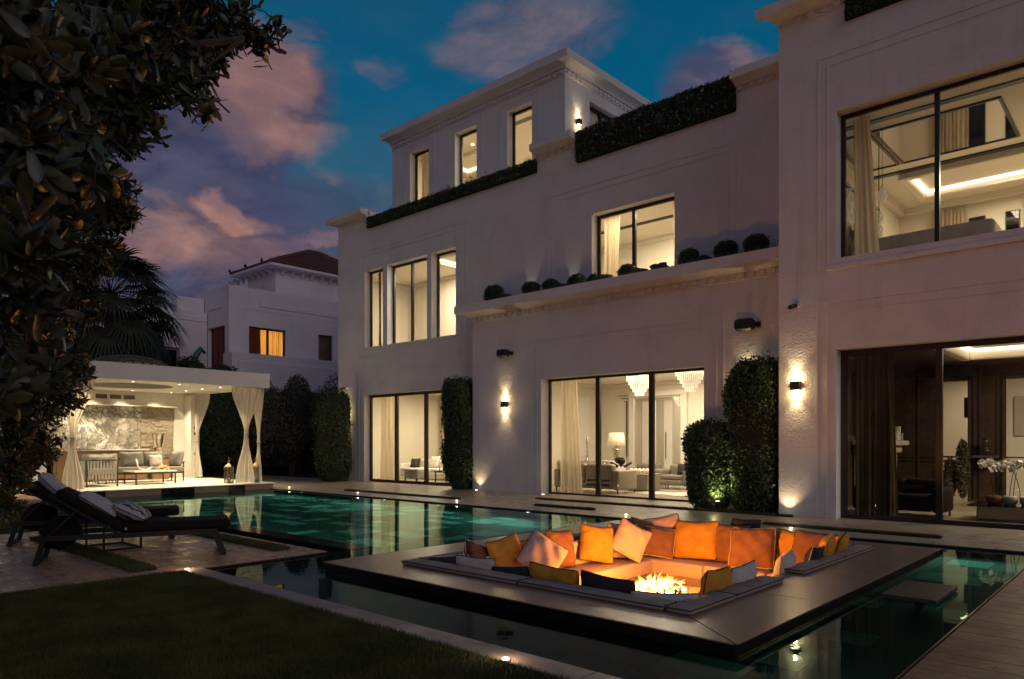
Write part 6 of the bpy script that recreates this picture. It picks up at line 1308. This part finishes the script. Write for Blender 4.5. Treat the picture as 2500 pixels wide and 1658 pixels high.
# curtains in the other lit windows
hang('sage curtain in the narrow left first floor window', -21.0, -20.35, 15.98, 4.7, 7.6, 'drape', 6, .05); hang('cream curtain at the left of the central first floor window', -11.25, -10.70, 15.95, 5.3, 7.45, 'drape', 7, .05, x1b=-10.78); hang('cream curtain at the right of the central first floor window', -9.15, -8.8, 15.95, 5.3, 7.45, 'drape', 4, .05)
hang('cream curtain behind the left penthouse window', -20.62, -19.9, 17.5, 9.2, 12.1, 'drape', 8, .05); hang('thin sheer at the right edge of the right penthouse window', -14.95, -14.7, 17.5, 9.2, 12.1, 'drape', 3, .04); hang_y('cream curtain behind the side window of the penthouse', -13.95, 18.3, 20.6, 9.2, 12.05, 'drape', 16, .05)
hang('dark outer curtain beside the sage one in the narrow window', -21.15, -20.98, 15.93, 4.7, 7.6, 'dark_drape', 2, .03)

# ================================================================== PALM
def fan_palm(lab, x, y, z0, zc, n=34, R_=2.0):
    r = thing('fan_palm', lab, 'palm tree', (x, y, z0)); MB().tube([(x, y, z0), (x+.05, y, zc*.5), (x, y, zc)], [.28, .2, .24], 12).build('trunk', 'bark', r); rs = random.Random(14)
    for i in range(n):
        a = i*2.399+rs.gauss(0, .15); el = rad(68-118*(i/n)+rs.gauss(0, 6)); L_ = R_*rs.uniform(.55, .75); d = Vector((math.cos(a)*math.cos(el), math.sin(a)*math.cos(el), math.sin(el))); base_ = Vector((x, y, zc)); mb = MB()
        pts = [base_+d*L_*t_+Vector((0, 0, -.32*t_*t_*L_)) for t_ in (0, .33, .66, 1)]; mb.tube(pts, [.025, .018, .014, .012], 4); tip = pts[-1]; fd = (pts[-1]-pts[-2]).normalized()
        side = fd.cross(Vector((0, 0, 1))).normalized(); upv = side.cross(fd); nl = 30
        for k in range(nl):
            q = (k/(nl-1)-.5)*rad(215); dd = (fd*math.cos(q)+side*math.sin(q)).normalized(); ll = R_*.50*(1-.25*abs(q)/2)*rs.uniform(.9, 1.1); droop = rs.uniform(.5, .9)
            s = [tip+dd*ll*t_+upv*.05*math.sin(t_*PI)*(1 if k % 2 else .6)+Vector((0, 0, -droop*ll*max(0, t_-.3)**1.7)) for t_ in (0, .4, .7, 1.)]; wv = dd.cross(upv).normalized()*.045; 
            mb.add([s[0]-wv*.4, s[0]+wv*.4, s[1]+wv, s[1]-wv, s[2]+wv*.6, s[2]-wv*.6, s[3]], [(0, 1, 2, 3), (3, 2, 4, 5), (5, 4, 6)])
        mb.build('frond', 'palm_leaf', r)
fan_palm('dark fan palm with drooping fronds behind the cabana roof', -29.3, 9.7, 0, 6.95, 62, 2.65)

# ================================================================== NEAR TREE AND GARDEN SHRUBS ON THE LEFT
FWD = Vector((-.6753, .7376, 0)); RGT = Vector((.7376, .6753, 0))
def cp(r_, f_, z_): v = RGT*r_+FWD*f_; return Vector((v.x, v.y, z_))
leaf_src = []
for v in range(4):
    c_ = .10+.05*v; mb = MB(); L_ = 1.
    rows = [(0, .02), (.25, .10), (.5, .155), (.75, .17), (.92, .10), (1, .01)]; vs = []
    for t_, w_ in rows: zc = -c_*math.sin(t_*PI*.8)*.5+.10*t_*(v-1.5)*.4; vs += [(-w_, t_, zc+.05*w_*4), (0, t_, zc-.01), (w_, t_, zc+.05*w_*4)]
    fs = []
    for i in range(len(rows)-1): a = i*3; fs += [(a, a+1, a+4, a+3), (a+1, a+2, a+5, a+4)]
    mb.add(vs, fs); leaf_src.append(mb)
leaf_mesh = [m_.mesh('leaf', smooth=True, m='leaf_dark') for m_ in leaf_src]
LV = [np.array(m_.v) for m_ in leaf_src]; LF = np.array(leaf_src[0].f)
def sprays(blobs, seed, per_tip=11):
    """blobs: (centre, radii, number of twig tips, leaf length). returns leaf transforms and twigs"""
    rs = np.random.default_rng(seed); out = []; tw = []
    for c_, rd, n, ll in blobs:
        for i in range(n):
            d = rs.normal(0, 1, 3); d /= np.linalg.norm(d); p = np.array(c_)+d*np.array(rd)*rs.random()**.45; ax = d*.9+rs.normal(0, .45, 3)+np.array([0, 0, .25]); ax /= np.linalg.norm(ax); tl_ = ll*rs.uniform(1.3, 2.2); tw.append((p-ax*tl_*1.05, p-ax*tl_*.08))
            for k in range(per_tip):
                t_ = k/per_tip; a = k*2.4+rs.random(); q = np.cross(ax, [.3, .5, .8]); q /= np.linalg.norm(q)+1e-9; b_ = np.cross(ax, q); rad_ = q*math.cos(a)+b_*math.sin(a)
                ld = ax*(.35+.55*t_)+rad_*(1.0-.45*t_)+rs.normal(0, .12, 3); ld /= np.linalg.norm(ld); nn = ax-ld*np.dot(ax, ld)+rs.normal(0, .3, 3); nn -= ld*np.dot(nn, ld); nn /= np.linalg.norm(nn)+1e-9; xx = np.cross(ld, nn)
                s_ = ll*rs.uniform(.6, 1.3); out.append((p-ax*tl_*(1-t_)*.9, xx*s_, ld*s_, nn*s_, rs.integers(4)))
    return out, tw
def leafy(name, lab, cat, base_, blobs, seed, limbs, n_parts=300, trunk_r=.09):
    root = thing(name, lab, cat, base_); L_, tw = sprays(blobs, seed); cam_p = np.array([0, 0, 1.4])
    L_.sort(key=lambda q: np.linalg.norm(q[0]-cam_p)/np.linalg.norm(q[2])); wl_ = wloc(root)
    for q in L_[:n_parts]:
        o = bpy.data.objects.new('leaf', leaf_mesh[q[4]]); COL.objects.link(o); o.parent = root
        o.matrix_local = Matrix(((q[1][0], q[2][0], q[3][0], q[0][0]-wl_.x), (q[1][1], q[2][1], q[3][1], q[0][1]-wl_.y), (q[1][2], q[2][2], q[3][2], q[0][2]-wl_.z), (0, 0, 0, 1)))
    rest = L_[n_parts:]
    if rest:
        Vs = np.empty((len(rest), 18, 3), dtype=np.float32)
        for i, q in enumerate(rest): lv = LV[q[4]]; Vs[i] = q[0]+lv[:, :1]*q[1]+lv[:, 1:2]*q[2]+lv[:, 2:]*q[3]
        Fq = (LF[None]+(np.arange(len(rest))*18)[:, None, None]).reshape(-1, 4); mesh_np('crown', Vs.reshape(-1, 3), Fq, 'leaf_dark', root, smooth=True, kind='stuff')
    mb = MB()
    for a, b_ in tw: mb.tube([a, (np.array(a)+b_)/2+np.array([0, 0, .01]), b_], [.004, .003, .0014], 4, caps=False)
    o = mb.build('twigs', 'bark', root); o['kind'] = 'stuff'
    for l_ in limbs: MB().tube(l_[0], l_[1], 8).build('limb', 'bark', root, smooth=True)
    return root
# overhanging tree: its crown hangs beside and above the viewpoint
def vp(px, py, f_): return cp((px-1250)/1753*f_, f_, 1.4+(1080-py)/1753*f_)
near = []
for (px, py, f_, rp, n, ll) in ((30, 90, 1.45, 130, 14, .075), (40, 330, 1.55, 130, 13, .075), (30, 600, 1.6, 120, 11, .075), (150, 170, 2.0, 130, 20, .075), (120, 430, 2.0, 130, 20, .075), (215, 400, 2.1, 60, 8, .08), (300, 110, 2.3, 110, 20, .075),
      (60, 760, 2.1, 100, 12, .075), (110, 880, 2.4, 80, 8, .075), (20, 930, 2.0, 70, 6, .075), (40, 30, 2.6, 190, 34, .075), (240, 60, 2.9, 160, 52, .072), (60, 250, 2.8, 210, 80, .062), (380, 60, 3.0, 130, 66, .058), (470, 20, 3.2, 110, 56, .058), (520, 95, 3.3, 80, 26, .060), (590, 55, 3.4, 70, 16, .062), (480, 150, 3.2, 55, 13, .068),
      (350, 190, 3.0, 80, 26, .07), (450, 205, 3.1, 50, 8, .068), (500, 258, 3.1, 34, 4, .072), (300, 260, 3.0, 75, 26, .07), (60, 480, 3.2, 200, 95, .058), (200, 330, 3.3, 120, 60, .058), (640, 95, 3.4, 34, 5, .07), (670, 70, 3.4, 20, 2, .07), (90, 120, 3.6, 260, 110, .07)):
    c_ = vp(px, py, f_); r_ = rp/1753*f_; near.append((c_, (r_, r_, r_), n, ll))
T0 = cp(-3.2, 2.6, 0)
limbs = [([T0, cp(-3.0, 2.6, 1.4), cp(-2.7, 2.7, 2.4)], [.10, .085, .07])]
for q in ((-1.2, 2.2, 3.2), (-1.6, 3.0, 3.4), (-1.5, 1.9, 2.3), (-1.2, 3.2, 3.2), (-2.2, 3.1, 2.6), (-1.3, 1.7, 1.9)): limbs.append(([cp(-2.7, 2.7, 2.4), cp((-2.7+q[0])/2, (2.7+q[1])/2, (2.4+q[2])/2+.15), cp(*q)], [.045, .03, .012]))
limbs += [([cp(-1.2, 3.2, 3.2), vp(470, 190, 3.1), vp(560, 275, 3.1)], [.012, .007, .004]), ([cp(-1.2, 3.2, 3.2), vp(560, 60, 3.4), vp(690, 100, 3.4)], [.012, .007, .004]), ([vp(380, 150, 3.1), vp(480, 185, 3.1), vp(560, 185, 3.2)], [.01, .006, .004])]
leafy('overhanging_tree', 'dark broad leaved tree overhanging the view from the left', 'tree', T0, near, 3, limbs)
mid = []
for (px, py, f_, rp, n, ll) in ((230, 300, 5.2, 90, 90, .075), (250, 480, 5.4, 85, 110, .075), (300, 520, 5.4, 45, 26, .075), (200, 600, 5.6, 95, 130, .075), (90, 500, 5.2, 140, 150, .075), (110, 700, 5.8, 130, 190, .072), (200, 740, 6.0, 60, 60, .072), (40, 850, 5.8, 120, 130, .072), (130, 870, 6.4, 85, 120, .072), (60, 250, 5.0, 180, 130, .075), (180, 180, 4.8, 140, 90, .075), (300, 330, 4.6, 60, 36, .07), (330, 270, 4.4, 40, 18, .07), (250, 90, 4.6, 180, 110, .072)):
    c_ = vp(px, py, f_); r_ = rp/1753*f_; mid.append((c_, (r_, r_, r_), n, ll))
T1 = cp(-4.6, 5.8, 0)
limbs = [([T1, cp(-4.5, 5.8, 1.6), cp(-4.2, 5.7, 3.0)], [.12, .10, .07])]+[([cp(-4.3, 5.7, 2.4), cp((-4.3+q[0])/2, (5.7+q[1])/2, (2.4+q[2])/2+.2), cp(*q)], [.05, .03, .012]) for q in ((-3.2, 5.4, 3.4), (-3.1, 5.2, 4.2), (-3.6, 5.6, 2.6), (-3.0, 4.9, 3.9), (-3.7, 6, 2.2))]
leafy('garden_tree', 'dense small leaved tree behind the overhanging branches on the left', 'tree', T1, mid, 5, limbs)
low = []
for (px, py, f_, rp, n, ll) in ((50, 930, 7.6, 120, 190, .07), (130, 960, 7.8, 70, 110, .07), (30, 1040, 7.4, 110, 170, .07), (80, 1090, 7.6, 55, 80, .068), (20, 1150, 7.2, 70, 120, .065), (10, 1235, 7.0, 40, 50, .065), (-40, 1080, 7.2, 110, 120, .07), (190, 905, 8.2, 40, 50, .07), (60, 1130, 7.6, 30, 30, .065)):
    c_ = vp(px, py, f_); r_ = rp/1753*f_; low.append((c_, (r_, r_, r_), n, ll))
T2 = cp(-5.4, 7.2, 0)
leafy('garden_shrub', 'leafy shrub at the left edge behind the loungers', 'shrub', T2, low, 8, [([T2, cp(-5.2, 7.3, .7), cp(-4.9, 7.4, 1.6)], [.06, .05, .03]), ([T2, cp(-5.4, 7.2, .8), cp(-5.3, 7.2, 1.9)], [.05, .04, .02])])
# dry leaves fallen on the lounge paving
P = np.stack([RNG.normal(-10.2, .9, 260), RNG.normal(2.1, .6, 260), np.full(260, .006)], 1); P = P[(P[:, 0] < -8.1) & (P[:, 0] > -12.8)]
V, F = leaf_cloud(P, np.tile([0, 0, 1.], (len(P), 1)), .03, .5, .15); o = mesh_np('fallen_leaves', V, F, 'leaf_dark'); o['kind'] = 'stuff'; o['label'] = 'dry leaves scattered on the paving beside the loungers'; o['category'] = 'leaves'
